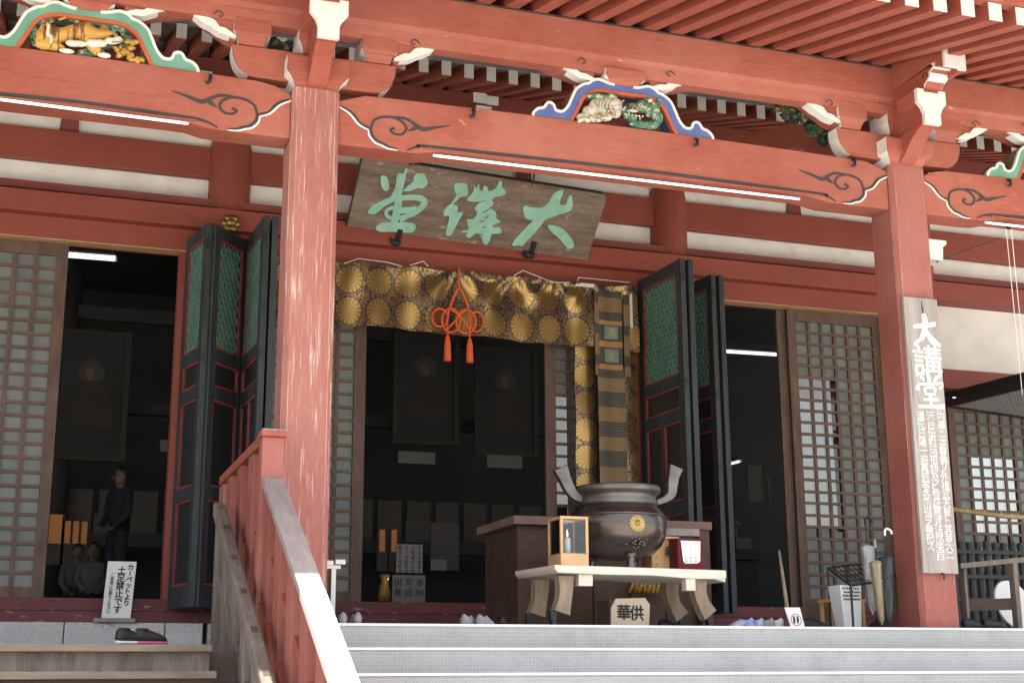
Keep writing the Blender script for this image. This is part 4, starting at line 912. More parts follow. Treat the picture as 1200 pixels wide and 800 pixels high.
# woven votive banner with bands
vb = thing('woven_banner', 'long woven banner of dark and tan bands with two seal squares over the gold drape', 'banner', (7.1, 16.45, 2))
Yb = 16.46; bx0 = xz(701,470,Yb)[0]; bx1 = xz(733,470,Yb)[0]
def band(y0, y1, m, e0=0, e1=0, nm='woven_band', yo=0):
    z1 = xz(716,y0,Yb)[1]; z0 = xz(716,y1,Yb)[1]; a = bx0+e0; b = bx1+e1
    MB().grid(lambda u, v: (a+(b-a)*u, Yb-yo-.012*sin(u*pi*2.3+.6), z0+(z1-z0)*v), 14, 4, lambda u, v: (u, v*.35)).build(nm, m, vb, fix=False)
for y0, y1, m in ((341,349,'weave_dark'),(349,366,'weave_tan'),(366,376,'weave_dark'),(376,381,'weave_orange'),(381,400,'weave_dark'),(400,407,'weave_orange'),(407,427,'weave_dark'),(427,433,'weave_orange'),(433,443,'weave_dark'),(443,459,'weave_tan'),(459,477,'weave_dark'),(477,494,'weave_tan'),(494,512,'weave_dark'),(512,528,'weave_tan'),(528,547,'weave_dark'),(547,566,'weave_tan'),(566,590,'weave_dark')):
    sq = y0 in (381, 407); e = .03 if y1 < 434 else 0
    band(y0, y1, m, e, -e)
for y0, y1, chh in ((382,399,'講'),(408.5,426,'堂')):
    z1 = xz(716,y0,Yb)[1]; z0 = xz(716,y1,Yb)[1]; c = (bx0+bx1)/2
    s_ = MB().box(c-.1, c+.1, Yb-.03, Yb-.02, z0+.01, z1-.01).build('seal_square', 'lattice_green', vb)
    MB().text(chh, c, (z0+z1)/2-.0, .16, FY(Yb-.03), .001, .004, .003).build('seal_character', 'umb_khaki', s_)
for (px0, px1), (dx0, dx1) in (((695,701),(0,0)),((734,741),(0,0))):
    for k in range(8):
        y0 = 344+k*12; z1 = xz(716,y0,Yb)[1]; z0 = xz(716,y0+12,Yb)[1]; a = xz(px0,420,Yb)[0]; b = xz(px1,420,Yb)[0]
        MB().grid(lambda u, v: (a+(b-a)*u+(.03 if px0 < 700 else -.03), Yb-.006, z0+(z1-z0)*v), 2, 2, lambda u, v: (u*.2, v*.3)).build('side_band', 'weave_dark' if k in (0,3,6) else 'weave_tan', vb, fix=False)
# orange knotted cord
kn = thing('knotted_cord', 'bright orange decorative knot with two tassels hanging over the brocade', 'tassel', at(537, 425, 16.42))
kp = lambda x, y, c=0: at(480+x/5.716, 300+y/5.716, 16.42-c)
def kt2(pts, c=False, r=.014, dy=0): MB().tube(smooth_path([kp(*p) for p in pts], 5, c), r, 8, c).build('cord_loop', 'cord', kn, smooth=True)
def kell(cx, cy, rx, ry, c): kt2([(cx+rx*cos(a*pi/5), cy+ry*sin(a*pi/5), c+.01*cos(a*2*pi/2.5)) for a in range(10)], True)
kt2([(332,75),(331,140),(332,215)], r=.011); kt2([(330,205),(290,290),(262,370),(252,450),(257,525)], r=.016); kt2([(334,205),(375,290),(395,360),(403,450),(404,535)], r=.016)
kell(203, 412, 52, 60, .0); kell(278, 430, 62, 80, .02); kell(378, 440, 66, 78, .03); kell(450, 440, 44, 66, .01)
kt2([(262,352,.03),(320,385,.04),(360,430,.02),(410,505,.03)]); kt2([(392,356,.05),(340,390,.02),(300,440,.04),(235,500,.03)])
for x, y0, y1 in ((254,520,705),(403,540,715)):
    T0 = Vector(kp(x,y0,.01)); hgt = T0.z-kp(x,y1)[2]; s_ = MB().lathe([(.045,-hgt),(.05,-hgt*.95),(.04,-hgt*.3),(.026,-.06),(.03,-.045),(.012,-.02),(.008,0)], tuple(T0), 14); s_.build('tassel', 'cord', kn, smooth=True)
# ================================================================== vertical plank sign on the right pillar
Yp = 11.455
pa = xz(1058,347,Yp); pb = xz(1098,348,Yp); pc = xz(1083,671,Yp); pd = xz(1123,671,Yp)
ps = thing('plank_sign', 'tall grey weathered plank with white painted characters fixed to the right porch pillar', 'sign', ((pa[0]+pb[0])/2, Yp, pc[1]))
XL, XR = (pa[0]+pc[0])/2, (pb[0]+pd[0])/2; ZT, ZB = pa[1]+.0, pc[1]
MB().box(XL, XR, Yp, Yp+.04, ZB, ZT).build('plank', 'plank_grey', ps, bevel=.004)
def big(chh, px, py, sz):
    x, z = xz(px, py, Yp); m_ = MB()
    if chh == '講': m_.text(chh, x, z, sz, FY(Yp), .0005, .003, .006)
    else:
        st_ = {'大': [([(-.4,.10),(-.2,.13),(.1,.17),(.38,.23)],[.09,.12,.11,.13]),([(-.02,.5),(.02,.3),(-.02,.05),(-.14,-.2),(-.46,-.42)],[.1,.17,.15,.13,.05]),([(.0,.1),(.1,-.1),(.25,-.27),(.5,-.38)],[.06,.13,.19,.08])],
               '堂': [([(0,.5),(.01,.4),(0,.28)],[.08,.12,.1]),([(-.3,.44),(-.24,.38),(-.17,.3)],[.05,.12,.06]),([(.28,.46),(.24,.38),(.16,.3)],[.05,.11,.05]),([(-.42,.02),(-.42,.12),(-.38,.2)],[.13,.12,.06]),([(-.4,.2),(0,.22),(.36,.25),(.44,.22),(.36,.08)],[.08,.08,.09,.13,.04]),
                      ([(-.18,.1),(-.17,0),(-.15,-.1)],[.08,.09,.08]),([(-.2,.11),(0,.12),(.2,.13)],[.07,.07,.08]),([(.19,.13),(.17,0),(.15,-.1)],[.09,.08,.07]),([(-.16,-.08),(0,-.07),(.16,-.07)],[.06,.06,.06]),
                      ([(-.26,-.24),(0,-.22),(.28,-.2)],[.08,.08,.1]),([(0,-.1),(.01,-.25),(0,-.4)],[.09,.1,.1]),([(-.46,-.44),(0,-.42),(.3,-.41),(.48,-.4)],[.09,.1,.12,.14])]}[chh]
        for i_, (p_, w_) in enumerate(st_): m_.ribbon([(x+a_*sz*.86, z+b_*sz*.92) for a_, b_ in p_], [q*sz for q in w_], FY(Yp), .0005, .003+i_*.0003, 5)
    m_.build('painted_character', 'white_letter', ps)
big('大', 1084, 388, .40); big('講', 1087, 424, .36); big('堂', 1089.5, 459, .385)
cols_ = ['内陣ニ本尊佛ノ外桓武天皇ト其昔大ニ', '天台伝教両祖師及ビ智証慈覚法然栄西', '道元日蓮一遍真盛等各宗祖ヲ奉祀ス']
for k, (cs, (x0,y0,x1,y1)) in enumerate(zip(cols_, ((1102,488,1113,650),(1090,487,1102,651),(1078.5,487,1090,640)))):
    g = MB(); n = len(cs)
    for j, chh in enumerate(cs):
        t = j/(n-1); x, z = xz(x0+(x1-x0)*t, y0+(y1-y0)*t, Yp); g.text(chh, x, z, .1, FY(Yp), .0005, .003, .0012)
    g.build('painted_column', 'white_letter', ps)
MB().ribbon([(XL+.21,ZT-.03),(XL+.215,ZT-.12),(XL+.22,ZT-.22)], [.004,.014,.003], FY(Yp), 0, .003).build('plank_crack', 'ink', ps)
hx, hz_ = xz(1104,674,Yp); MB().tube([(hx,Yp+.03,hz_+.03),(hx,Yp-.03,hz_+.01),(hx,Yp-.03,hz_-.04)], .012, 6).build('iron_hook', 'iron', ps)
# ================================================================== railings
rl = thing('red_railing', 'faded red timber railing with a grey worn handrail going down the stairs', 'railing', (1.8, 11, FL))
RX0, RX1 = 1.71, 1.885; rs = .545; zr = lambda y: 1.585+(y-11.25)*rs
yb = 4.4
def slope_bar(x0, x1, ya, yb, off, h, nm, m, **k):
    MB().hexa([(x0,yb,zr(yb)+off-h),(x1,yb,zr(yb)+off-h),(x1,ya,zr(ya)+off-h),(x0,ya,zr(ya)+off-h),(x0,yb,zr(yb)+off),(x1,yb,zr(yb)+off),(x1,ya,zr(ya)+off),(x0,ya,zr(ya)+off)]).build(nm, m, rl, **k)
slope_bar(RX0, RX1, 11.26, 9.42, 0, .07, 'handrail', 'rail_grey', bevel=.006)
slope_bar(RX0, RX1, 9.415, 6.9, .006, .076, 'handrail', 'white_paint', bevel=.006)  # lower stretch coloured white to paint direct sunlight on the grey handrail
slope_bar(RX0+.035, RX1-.035, 11.26, 6.9, -.5, .1, 'middle_rail', 'red_y', bevel=.004)
slope_bar(RX1-.03, RX1-.012, 11.26, 6.9, -.08, .9, 'infill_panel', 'red_y')
slope_bar(RX0+.01, RX1-.01, 11.26, 6.9, -1.0, .22, 'stringer', 'red_y', bevel=.004)
MB().box(1.7, 1.885, 11.27, 11.43, FL-.4, 1.93).build('newel_post', 'red_z', rl, bevel=.008)
MB().box(1.69, 1.9, 11.24, 11.47, 1.93, 1.98).build('post_cap', 'red_y', rl, bevel=.005)
MB().box(1.7, 1.89, 11.25, 11.46, 1.981, 1.993).build('cap_board', 'rail_grey', rl)
MB().box(1.71, 1.88, 11.475, 14.1, 1.89, 1.975).build('top_rail', 'red_y', rl, bevel=.006)
MB().box(1.75, 1.84, 11.431, 14.1, 1.2, 1.3).build('middle_rail', 'red_y', rl); MB().box(1.73, 1.86, 11.431, 14.1, FL, .6).build('bottom_rail', 'red_y', rl); MB().box(1.862, 1.875, 11.431, 13.2, .55, 1.889).build('infill_panel', 'red_y', rl)
for y in (11.9, 12.6, 13.3, 13.9): MB().box(1.725, 1.86, y, y+.28, .605, 1.885).build('baluster', 'red_z', rl, bevel=.004)
y = 10.95
while y > 7:
    MB().hexa([(RX0+.02,y,zr(y)-1.0),(RX1-.035,y,zr(y)-1.0),(RX1-.035,y+.27,zr(y)-.85),(RX0+.02,y+.27,zr(y)-.85),(RX0+.02,y,zr(y)-.075),(RX1-.035,y,zr(y)-.075),(RX1-.035,y+.27,zr(y+.27)-.075),(RX0+.02,y+.27,zr(y+.27)-.075)]).build('baluster', 'red_z', rl, bevel=.003)
    y -= .58
wr = thing('wooden_handrail', 'rough bare grey wood slanting handrail with pegs beside the wooden steps', 'railing', (1.57, 11, .2))
WX0, WX1 = 1.52, 1.63; sw = .505; zw = lambda y: 1.545+(y-12.83)*sw
def wbar(x0, x1, y0, y1, o0, o1, nm, m, **k): MB().hexa([(x0,y0,zw(y0)+o0),(x1,y0,zw(y0)+o0),(x1,y1,zw(y1)+o0),(x0,y1,zw(y1)+o0),(x0,y0,zw(y0)+o1),(x1,y0,zw(y0)+o1),(x1,y1,zw(y1)+o1),(x0,y1,zw(y1)+o1)]).build(nm, m, wr, **k)
wbar(WX0, WX1, 9.0, 12.9, -.14, 0, 'handrail', 'bare_wood', bevel=.02)
y = 12.7
while y > 9.0:
    wbar(WX0+.012, WX1-.012, y-.12, y+.06, -1.3, -.141, 'rail_post', 'bare_wood', bevel=.01)
    wbar(WX0+.03, WX1-.03, y-.42, y-.33, -.01, .003, 'peg', 'tread_dark')
    y -= .62
for off in (-.5, -.95): wbar(WX0+.03, WX1-.03, 9.0, 12.6, off-.16, off, 'lower_rail', 'bare_wood', bevel=.006)
# white T topped stand behind the left pillar
ws_ = thing('white_stand', 'thin white post with a short crossbar standing right of the left pillar', 'stand', (*at(391,728,12.3)[:2], FL))
ax_, az_ = xz(391.5,658,12.3); MB().box(ax_-.02, ax_+.02, 12.3, 12.34, FL, az_-.04).build('post', 'white_paint', ws_); MB().box(ax_-.11, ax_-.01, 12.28, 12.36, az_-.03, az_+.01).box(ax_+.01, ax_+.1, 12.28, 12.36, az_-.02, az_+.02).build('crossbar', 'white_paint', ws_); MB().box(ax_-.07, ax_+.06, 12.29, 12.35, az_-.06, az_-.031).build('bracket', 'white_paint', ws_)
# ================================================================== things on the porch
# ---- notice board at the left door
Yn = 16.56
nb = thing('notice_board', 'white notice board with black brush writing on a dark base at the left doorway', 'sign', (*at(135,737,Yn)[:2], .62))
q = [xz(124,657,Yn), xz(157,657,Yn), xz(152.5,725,Yn), xz(118.5,725,Yn)]
n0 = Vector((q[3][0], Yn-.03, q[3][1])); 
NF = lambda a, b, c: (n0.x+a+b*.055, n0.y-c+b*.06, n0.z+b)
nw, nh = q[2][0]-q[3][0], q[0][1]-q[3][1]
MB().ext([(0,0),(nw,0),(nw,nh),(0,nh)], NF, -.02, 0).build('board', 'sign_white', nb)
bxp = sorted((xz(109,730,Yn)[0], xz(158,730,Yn)[0])); MB().box(bxp[0], bxp[1], Yn-.1, Yn+.1, .62, xz(130,725,Yn)[1]+.01).build('base', 'grey_board', nb, bevel=.01)
for cs, a, top, sz in (('カーペットより', .29, .67, .075), ('土足禁止です', .185, .63, .098), ('ご自由にお参りください', .075, .57, .046)):
    g = MB()
    for j, chh in enumerate(cs):
        if chh == 'ー': g.ribbon([(a*nw/.36,(top-j*sz)*nh/.72+.005),(a*nw/.36+.004,(top-j*sz)*nh/.72-.045)], .011, NF, .001, .003, 1)
        else: g.text(chh, a*nw/.36, (top-j*sz)*nh/.72-.02, sz*1.0, NF, .001, .003, .0025 if sz > .06 else .001)
    g.build('brush_writing', 'ink', nb)
# ---- shoes
def shoe(px, py, Y, ang, label, up='shoe_grey', sole='sole_white', z=FL, L=.27, group=None, inner='rubber_black', open_=True):
    cx, cy, _ = at(px, py, Y); t = thing('shoe', label, 'shoe', (cx, cy, z), group)
    ca, sa = cos(ang), sin(ang)
    def loc(a, b, c): return (cx+a*ca-b*sa, cy+a*sa+b*ca, z+c)
    sec = [(-.5,.030),(-.42,.038),(-.25,.036),(0,.036),(.2,.046),(.35,.045),(.45,.032),(.5,.012)]
    def loft(h0, hs, grow=0, flat=False):
        V = []; Fc = []; n = 10
        for i, (t_, w) in enumerate(sec):
            h = hs[i]
            for k in range(n):
                a = 2*pi*k/n; cb = cos(a); sb = sin(a)
                V.append(loc(t_*(L+grow), (w+grow)*cb*(1 if sb < .3 else (1-.35*(sb-.3))), h0+(h*(sb*.5+.5))))
        for i in range(len(sec)-1):
            for k in range(n): Fc.append((i*n+k, i*n+(k+1)%n, (i+1)*n+(k+1)%n, (i+1)*n+k))
        Fc += [tuple(range(n-1,-1,-1)), tuple((len(sec)-1)*n+k for k in range(n))]
        return V, Fc
    V, Fc = loft(0, [.03]*7+[.025], .008); MB().add(V, Fc).build('sole', sole, t, smooth=True)
    V, Fc = loft(.012, [.1,.115,.105,.095,.08,.06,.045,.025]); u_ = MB().add(V, Fc).build('upper', up, t, smooth=True)
    if open_: MB().blob(loc(-.27*L*1.05,0,.115), (.052,.03,.012), 10, 5, rot=0).build('opening', inner, t, smooth=True)
    l_ = MB()
    for k in range(4): l_.tube([loc(L*(-.02+k*.07), -.022, .108-k*.009), loc(L*(-.02+k*.07), .022, .108-k*.009)], .004, 5)
    l_.build('laces', sole, t, kind='stuff')
    return t
g1 = 'shoes left on the porch'
shoe(400, 725, 12.1, 1.5, 'pale grey trainer nearest the left pillar, seen from the heel', group=g1, L=.24)
shoe(416, 725, 12.1, 1.6, 'pale grey trainer, right one of the pair near the left pillar', group=g1, L=.24)
shoe(551, 727, 12.2, .75, 'grey and white trainer of the pair left of the wooden chest, left shoe', group=g1, inner='rubber_black')
shoe(569, 727, 12.2, .75, 'grey and white trainer of the pair left of the wooden chest, right shoe', group=g1)
shoe(589, 730, 12.5, 1.2, 'black shoe tucked against the front of the wooden chest', 'rubber_black', 'rubber_black', group=g1)
for i, (px, a, c, lb) in enumerate(((868,2.6,'shoe_blue','blue and white trainer, leftmost below the right doorway'),(880,2.5,'shoe_blue','blue and white trainer, second from left below the right doorway'),(892,2.4,'shoe_grey','whitish shoe right of the blue trainers'),(903,2.4,'sole_white','white sandal left of the slipper notice'))):
    shoe(px, 729, 12.3, a, lb, c, group=g1, L=.25)
shoe(948, 730, 12.1, .3, 'black shoe right of the slipper notice, left of its pair', 'rubber_black', 'rubber_black', group=g1); shoe(958, 730, 12.3, .1, 'black shoe beside the cardboard box, right of its pair', 'rubber_black', 'rubber_black', group=g1)
shoe(1027, 731, 12.1, 1.4, 'black shoe at the foot of the umbrellas', 'rubber_black', 'rubber_black', group=g1)
shoe(1141, 733, 11.9, .2, 'black shoe right of the right pillar under the bench, left of two', 'rubber_black', 'rubber_black', group=g1, L=.3); shoe(1166, 734, 11.9, .1, 'black shoe under the bench, right of two', 'rubber_black', 'rubber_black', group=g1, L=.3)
shoe(785, 729, 12.9, .2, 'black shoe in shadow under the burner table', 'rubber_black', 'rubber_black', group=g1)
shoe(155, 751, 11.2, .5, 'black trainer with pink edged sole on the wooden steps, left of its pair', 'rubber_black', 'sole_white', z=.256, group='pink soled trainers on the steps', L=.27)
shoe(177, 752, 11.25, .35, 'black trainer with pink edged sole on the wooden steps, right of its pair', 'rubber_black', 'shoe_pink', z=.256, group='pink soled trainers on the steps', L=.26)
# ---- big wooden offertory chest
c0 = at(605,640,13.7); cx0_, cx1_ = c0[0], 6.95; cz = 1.55
oc = thing('offertory_chest', 'large dark brown wooden chest with a paler slab top behind the incense table', 'chest', ((cx0_+cx1_)/2, 14.2, FL))
MB().box(cx0_+.03, cx1_-.03, 13.75, 14.85, FL, cz).build('chest_body', 'chest_wood', oc, bevel=.006)
MB().box(cx0_-.04, cx1_+.05, 13.66, 14.95, cz+.002, cz+.09).build('top_slab', 'chest_top', oc, bevel=.006)
for k in range(1, 6): MB().box(cx0_+.03+k*.42, cx0_+.045+k*.42, 13.742, 13.749, FL, cz-.02).build('plank_joint', 'ink', oc)
MB().box(cx1_-.14, cx1_-.02, 13.6, 13.74, FL, cz-.01).build('corner_post', 'chest_wood', oc)
em = MB(); ec = at(758,688,13.6); random.seed(4)
for k in range(8):
    a = -.2+k*.05; em.tube(smooth_path([(ec[0]+a,13.62,ec[2]-.05+.03*(k%2)),(ec[0]+a+.04,13.58,ec[2]+.04),(ec[0]+a+.09,13.6,ec[2]+.03),(ec[0]+a+.07,13.63,ec[2]-.04-.01*k/2)], 3), [.014+.008*sin(i) for i in range(10)], 6)
em.build('gilt_dragon_ornament', 'gold_paint', oc, smooth=True)
# ---- incense table
Tz = 1.0
FLp = Vector(at(650,658,12.0)); FRp = Vector(at(851,669,12.2)); BLp = FLp+Vector((-.08,.85,0)); 
dx_ = FRp-FLp; dx_.z = 0; BLp.z = FLp.z = FRp.z = 0; dy_ = BLp-FLp
tu = dx_.normalized(); tvv = Vector((-tu.y, tu.x, 0)); TL_ = dx_.length; TD = abs(dy_.dot(tvv))
def TF(a, b, c): v = FLp+tu*a+tvv*b; return (v.x, v.y, Tz+c)
it = thing('incense_table', 'low table with a thick pale top, curved legs and small castors on the porch', 'table', TF(TL_/2, TD/2, FL-Tz))
F2 = lambda a, b, c: TF(a, c, b)
sk = (BLp-FLp).dot(tu)
prof = [(0,0),(TL_,0),(TL_,-.075),(TL_-.1,-.085),(TL_*.8,-.09),(TL_*.55,-.07),(TL_*.3,-.075),(0.03,-.07),(-.0,-.04)]
MB().ext([(a,b) for a,b in prof], F2, 0, TD).build('table_top', 'table_top', it, bevel=.005)
for a in (-.17, ): MB().ext([(-.0,-.005),(TL_,-.005),(TL_+.1,-.03),(TL_+.1,-.1),(TL_,-.08)], F2, TD*.2, TD*.8).build('top_end_board', 'table_top', it)
def tleg(a0, sgn, b0):
    q_ = .4 if sgn < 0 else 1
    pts = [(a0,-.09),(a0+sgn*.0*q_,-.2),(a0+sgn*.035*q_,-.31),(a0+sgn*.11*q_,-.425)]
    MB().ribbon(pts, [.16,.14,.13,.165], F2, b0, b0+.1, 5).build('leg', 'table_wood', it)
    cst = TF(a0+sgn*.12, b0+.05, -.525); c = MB().tube([(cst[0]-.02,cst[1],cst[2]),(cst[0]+.02,cst[1],cst[2])], .045, 14); c.box(cst[0]-.03, cst[0]+.03, cst[1]-.03, cst[1]+.03, cst[2]+.03, cst[2]+.11); c.build('castor', 'iron', it)
for b in (.1, TD-.24): tleg(.17, -1, b); tleg(TL_-.24, 1, b)
for b in (.1,): MB().box(*[f(TF(.28,.1,0)[0], TF(.42,.1,0)[0]) for f in (min,max)], TF(.3,.05,0)[1], TF(.3,.05,0)[1]+.1, Tz-.18, Tz-.075).build('tenon', 'table_top', it); MB().box(TF(TL_-.45,0,0)[0], TF(TL_-.35,0,0)[0], TF(TL_-.4,.02,0)[1], TF(TL_-.4,.12,0)[1], Tz-.2, Tz-.09).build('tenon', 'table_top', it)
# ---- bronze burner
Yc = 12.5; bc = at(723.5, 620, Yc); bz = lambda py: at(723.5, py, Yc)[2]-bc[2]; base = Tz+.0
bu = thing('incense_burner', 'large dark bronze incense burner with upswept handles and a gold crest', 'burner', (bc[0], Yc, Tz))
kx_ = at(776,610,Yc)[0]-at(723.5,610,Yc)[0]
pf = [(.06,bz(656)),(.2,bz(654)),(.295,bz(649)),(.355,bz(641)),(.395,bz(629)),(.408,bz(616)),(.40,bz(606)),(.365,bz(599)),(.33,bz(596)),(.325,bz(593)),(.31,bz(591))]
s_ = kx_/.405
MB().lathe([(r*s_,z) for r, z in pf], bc, 64).build('bowl', 'bronze', bu, smooth=True)
MB().lathe([(r*s_,z) for r, z in ((.33,bz(594)),(.335,bz(591)),(.325,bz(587)),(.322,bz(584)),(.335,bz(581)),(.355,bz(579)),(.362,bz(577)),(.362,bz(573)),(.355,bz(571.5)),(.33,bz(571)),(.31,bz(575)),(.3,bz(585)))], bc, 64).build('rim', 'bronze_rim', bu, smooth=True)
MB().lathe([(r*s_,z) for r, z in ((.402,bz(608)),(.412,bz(606.6)),(.404,bz(605)))], bc, 64).build('raised_band', 'bronze', bu, smooth=True)
for L_ in ([(694,587.5),(683,585.5),(673,581),(666,572),(661,561),(655.5,548)], [(768,589),(778,585),(785,579),(786.5,569),(788,558),(791,547)]):
    MB().ribbon([xz(px,py,Yc) for px,py in L_], [.05,.065,.09,.105,.115,.15], FY(Yc-.05), 0, -.08, 5).build('handle', 'bronze_rim', bu, bevel=.008)
for a in (-1.5, .55, 2.65):
    fx_, fy_ = bc[0]+.26*cos(a), Yc+.26*sin(a); f_ = MB().lathe([(.05,base-bc[2]),(.052,base-bc[2]+.02),(.035,base-bc[2]+.05),(.05,base-bc[2]+.11),(.075,base-bc[2]+.16)], (fx_,fy_,bc[2]), 12); f_.build('foot', 'bronze', bu, smooth=True)
fm_ = MB(); random.seed(9)
ppx, ppz = bc[0]+.01, at(739,636,Yc-.4)[2]
for k in range(26): fm_.blob((ppx+random.gauss(0,.05), Yc-.44+abs(random.gauss(0,.02)), ppz+random.gauss(0,.035)), (.022,.02,.014), 7, 5, 0, random.uniform(-1,1))
fm_.build('relief_mask', 'bronze', bu, smooth=True)
_, _, crz = at(739,613,Yc-.46); crx = bc[0]; yc_ = Yc-.405*s_
cr_ = MB()
for k in range(16):
    a = k*pi/8; cr_.ribbon([(crx+.022*cos(a),crz+.022*sin(a)),(crx+.05*cos(a),crz+.05*sin(a)),(crx+.078*cos(a),crz+.078*sin(a))], [.006,.016,.02], FY(yc_+.008), -.02, .01, 2)
cr_.blob((crx, yc_, crz), (.018,.01,.018), 10, 6); cr_.build('gilt_flower_crest', 'gold', bu)
# ---- candle lantern
Yl = 12.04; a = xz(656.5,604,Yl); b = xz(690,655,Yl); lx0, lx1, lz1 = a[0], b[0], a[1]; lz0 = Tz; ld_ = .34
cl = thing('candle_lantern', 'pale wooden glazed box with a burning candle at the left end of the table', 'lantern', ((lx0+lx1)/2, Yl+ld_/2, Tz))
w_ = .026; hb = .115
for x in (lx0, lx1-w_):
    for y in (Yl, Yl+ld_-w_): MB().box(x, x+w_, y, y+w_, lz0+hb, lz1-w_).build('corner_post', 'pale_wood', cl)
MB().box(lx0, lx1, Yl, Yl+ld_, lz0, lz0+hb-.002).build('base_box', 'pale_wood', cl, bevel=.003)
for y in (Yl, Yl+ld_-w_): MB().box(lx0, lx1, y, y+w_, lz1-w_+.001, lz1).build('top_rail', 'pale_wood', cl)
for x in (lx0, lx1-w_): MB().box(x, x+w_, Yl+w_+.001, Yl+ld_-w_-.001, lz1-w_+.001, lz1).build('top_rail', 'pale_wood', cl)
for y in (Yl+.012, Yl+ld_-.018): MB().box(lx0+w_, lx1-w_, y, y+.004, lz0+hb, lz1-w_).build('glass_pane', 'lantern_glass', cl)
for x in (lx0+.012, lx1-.018): MB().box(x, x+.004, Yl+w_, Yl+ld_-w_, lz0+hb, lz1-w_).build('glass_pane', 'lantern_glass', cl)
cdx = lx0+.13; cd_ = thing('candle', 'short white burning candle inside the glazed wooden box', 'candle', (cdx, Yl+.16, lz0+hb))
MB().lathe([(.028,0),(.028,.15),(.02,.156),(.003,.145)], (cdx,Yl+.16,lz0+hb), 14).build('wax', 'white_paper', cd_, smooth=True)
MB().lathe([(.001,.16),(.009,.18),(.007,.2),(.001,.235)], (cdx,Yl+.16,lz0+hb), 8).build('flame', 'flame', cd_, smooth=True)
# ---- small boxes at the right end of the table
def boxy(name, label, cat, px0, py0, px1, py1, Y, D, m, z=None, **k):
    a = xz(px0,py0,Y); b = xz(px1,py1,Y); z0 = z if z is not None else b[1]
    t = thing(name, label, cat, ((a[0]+b[0])/2, Y+D/2, z0)); MB().box(a[0], b[0], Y, Y+D, z0, a[1]).build('body', m, t, bevel=.004); return t, a[0], b[0], z0, a[1]
t, x0, x1, z0, z1 = boxy('wooden_coin_box', 'small pale wooden box with brush characters right of the burner', 'box', 763, 631, 792, 657, 12.55, .25, 'stool_wood', Tz)
MB().box(x0-.01, x1+.01, 12.48, 12.77, z1+.001, z1+.02).build('lid', 'pale_wood', t)
MB().text('奉', (x0+x1)/2+.05, z1-.13, .13, FY(12.499), .0, .003, .003).text('納', (x0+x1)/2-.07, z1-.13, .001, FY(12.499), .0, .001).build('brush_writing', 'ink', t)
sr = MB()
for q in range(3): sr.blob((x0+.03, 12.497, z0+.07+q*.07), (.008,.006,.008), 6, 4)
sr.build('studs', 'iron', t)
t, x0, x1, z0, z1 = boxy('red_covered_box', 'small box with a dark red top and a white notice hung on its front', 'box', 794, 630, 825, 657, 12.35, .22, 'red_cloth', Tz)
xa, za = xz(798,633,12.33); xb, zb = xz(822,661,12.33)
t2 = thing('paper_notice', 'white paper notice on the front of the red topped box', 'notice', (xa, 12.33, zb)); MB().ext([(xa,za),(xb,za),(xb-.01,zb+.03),(xb-.04,zb+.01),(xa+.04,zb+.005),(xa+.02,zb+.03)], FY(12.34), 0, .006).build('sheet', 'white_paper', t2)
g = MB(); 
for c_ in range(3):
    for j in range(5): g.text('おさい銭箱'[j], xb-.06-c_*.05, za-.06-j*.035, .03, FY(12.34), .0061, .008)
g.build('faint_writing', 'shoe_grey', t2)
t, x0, x1, z0, z1 = boxy('grey_shelf_end', 'worn grey plank end sticking out behind the red topped box', 'plank', 775, 618, 820, 628, 13.2, .5, 'rail_grey')
# ---- tag shaped wooden sign
Ys = 11.9; P8 = [xz(*p, Ys) for p in ((716.5,735),(716.5,712),(722,701),(756,700),(761.5,708),(760.5,736))]
sg = thing('flower_offering_sign', 'small pale wooden sign with two black characters under the incense table', 'sign', (P8[0][0]+.2, Ys, FL))
P8[0] = (P8[0][0], FL); P8[-1] = (P8[-1][0], FL)
MB().ext(P8, FY(Ys), 0, -.03).build('board', 'tag_wood', sg)
a = xz(704,704,Ys+.3); MB().ext([(a[0],FL),(P8[0][0]+.1,FL),(P8[0][0]+.12,a[1]),(a[0],a[1])], FY(Ys+.1), 0, -.3).build('box_behind', 'chest_wood', sg)
for chh, px, py in (('華',731,717),('供',746,718)): x, z = xz(px,py,Ys); MB().text(chh, x, z, .145, FY(Ys), .0005, .003, .004).build('brush_character', 'ink', sg)
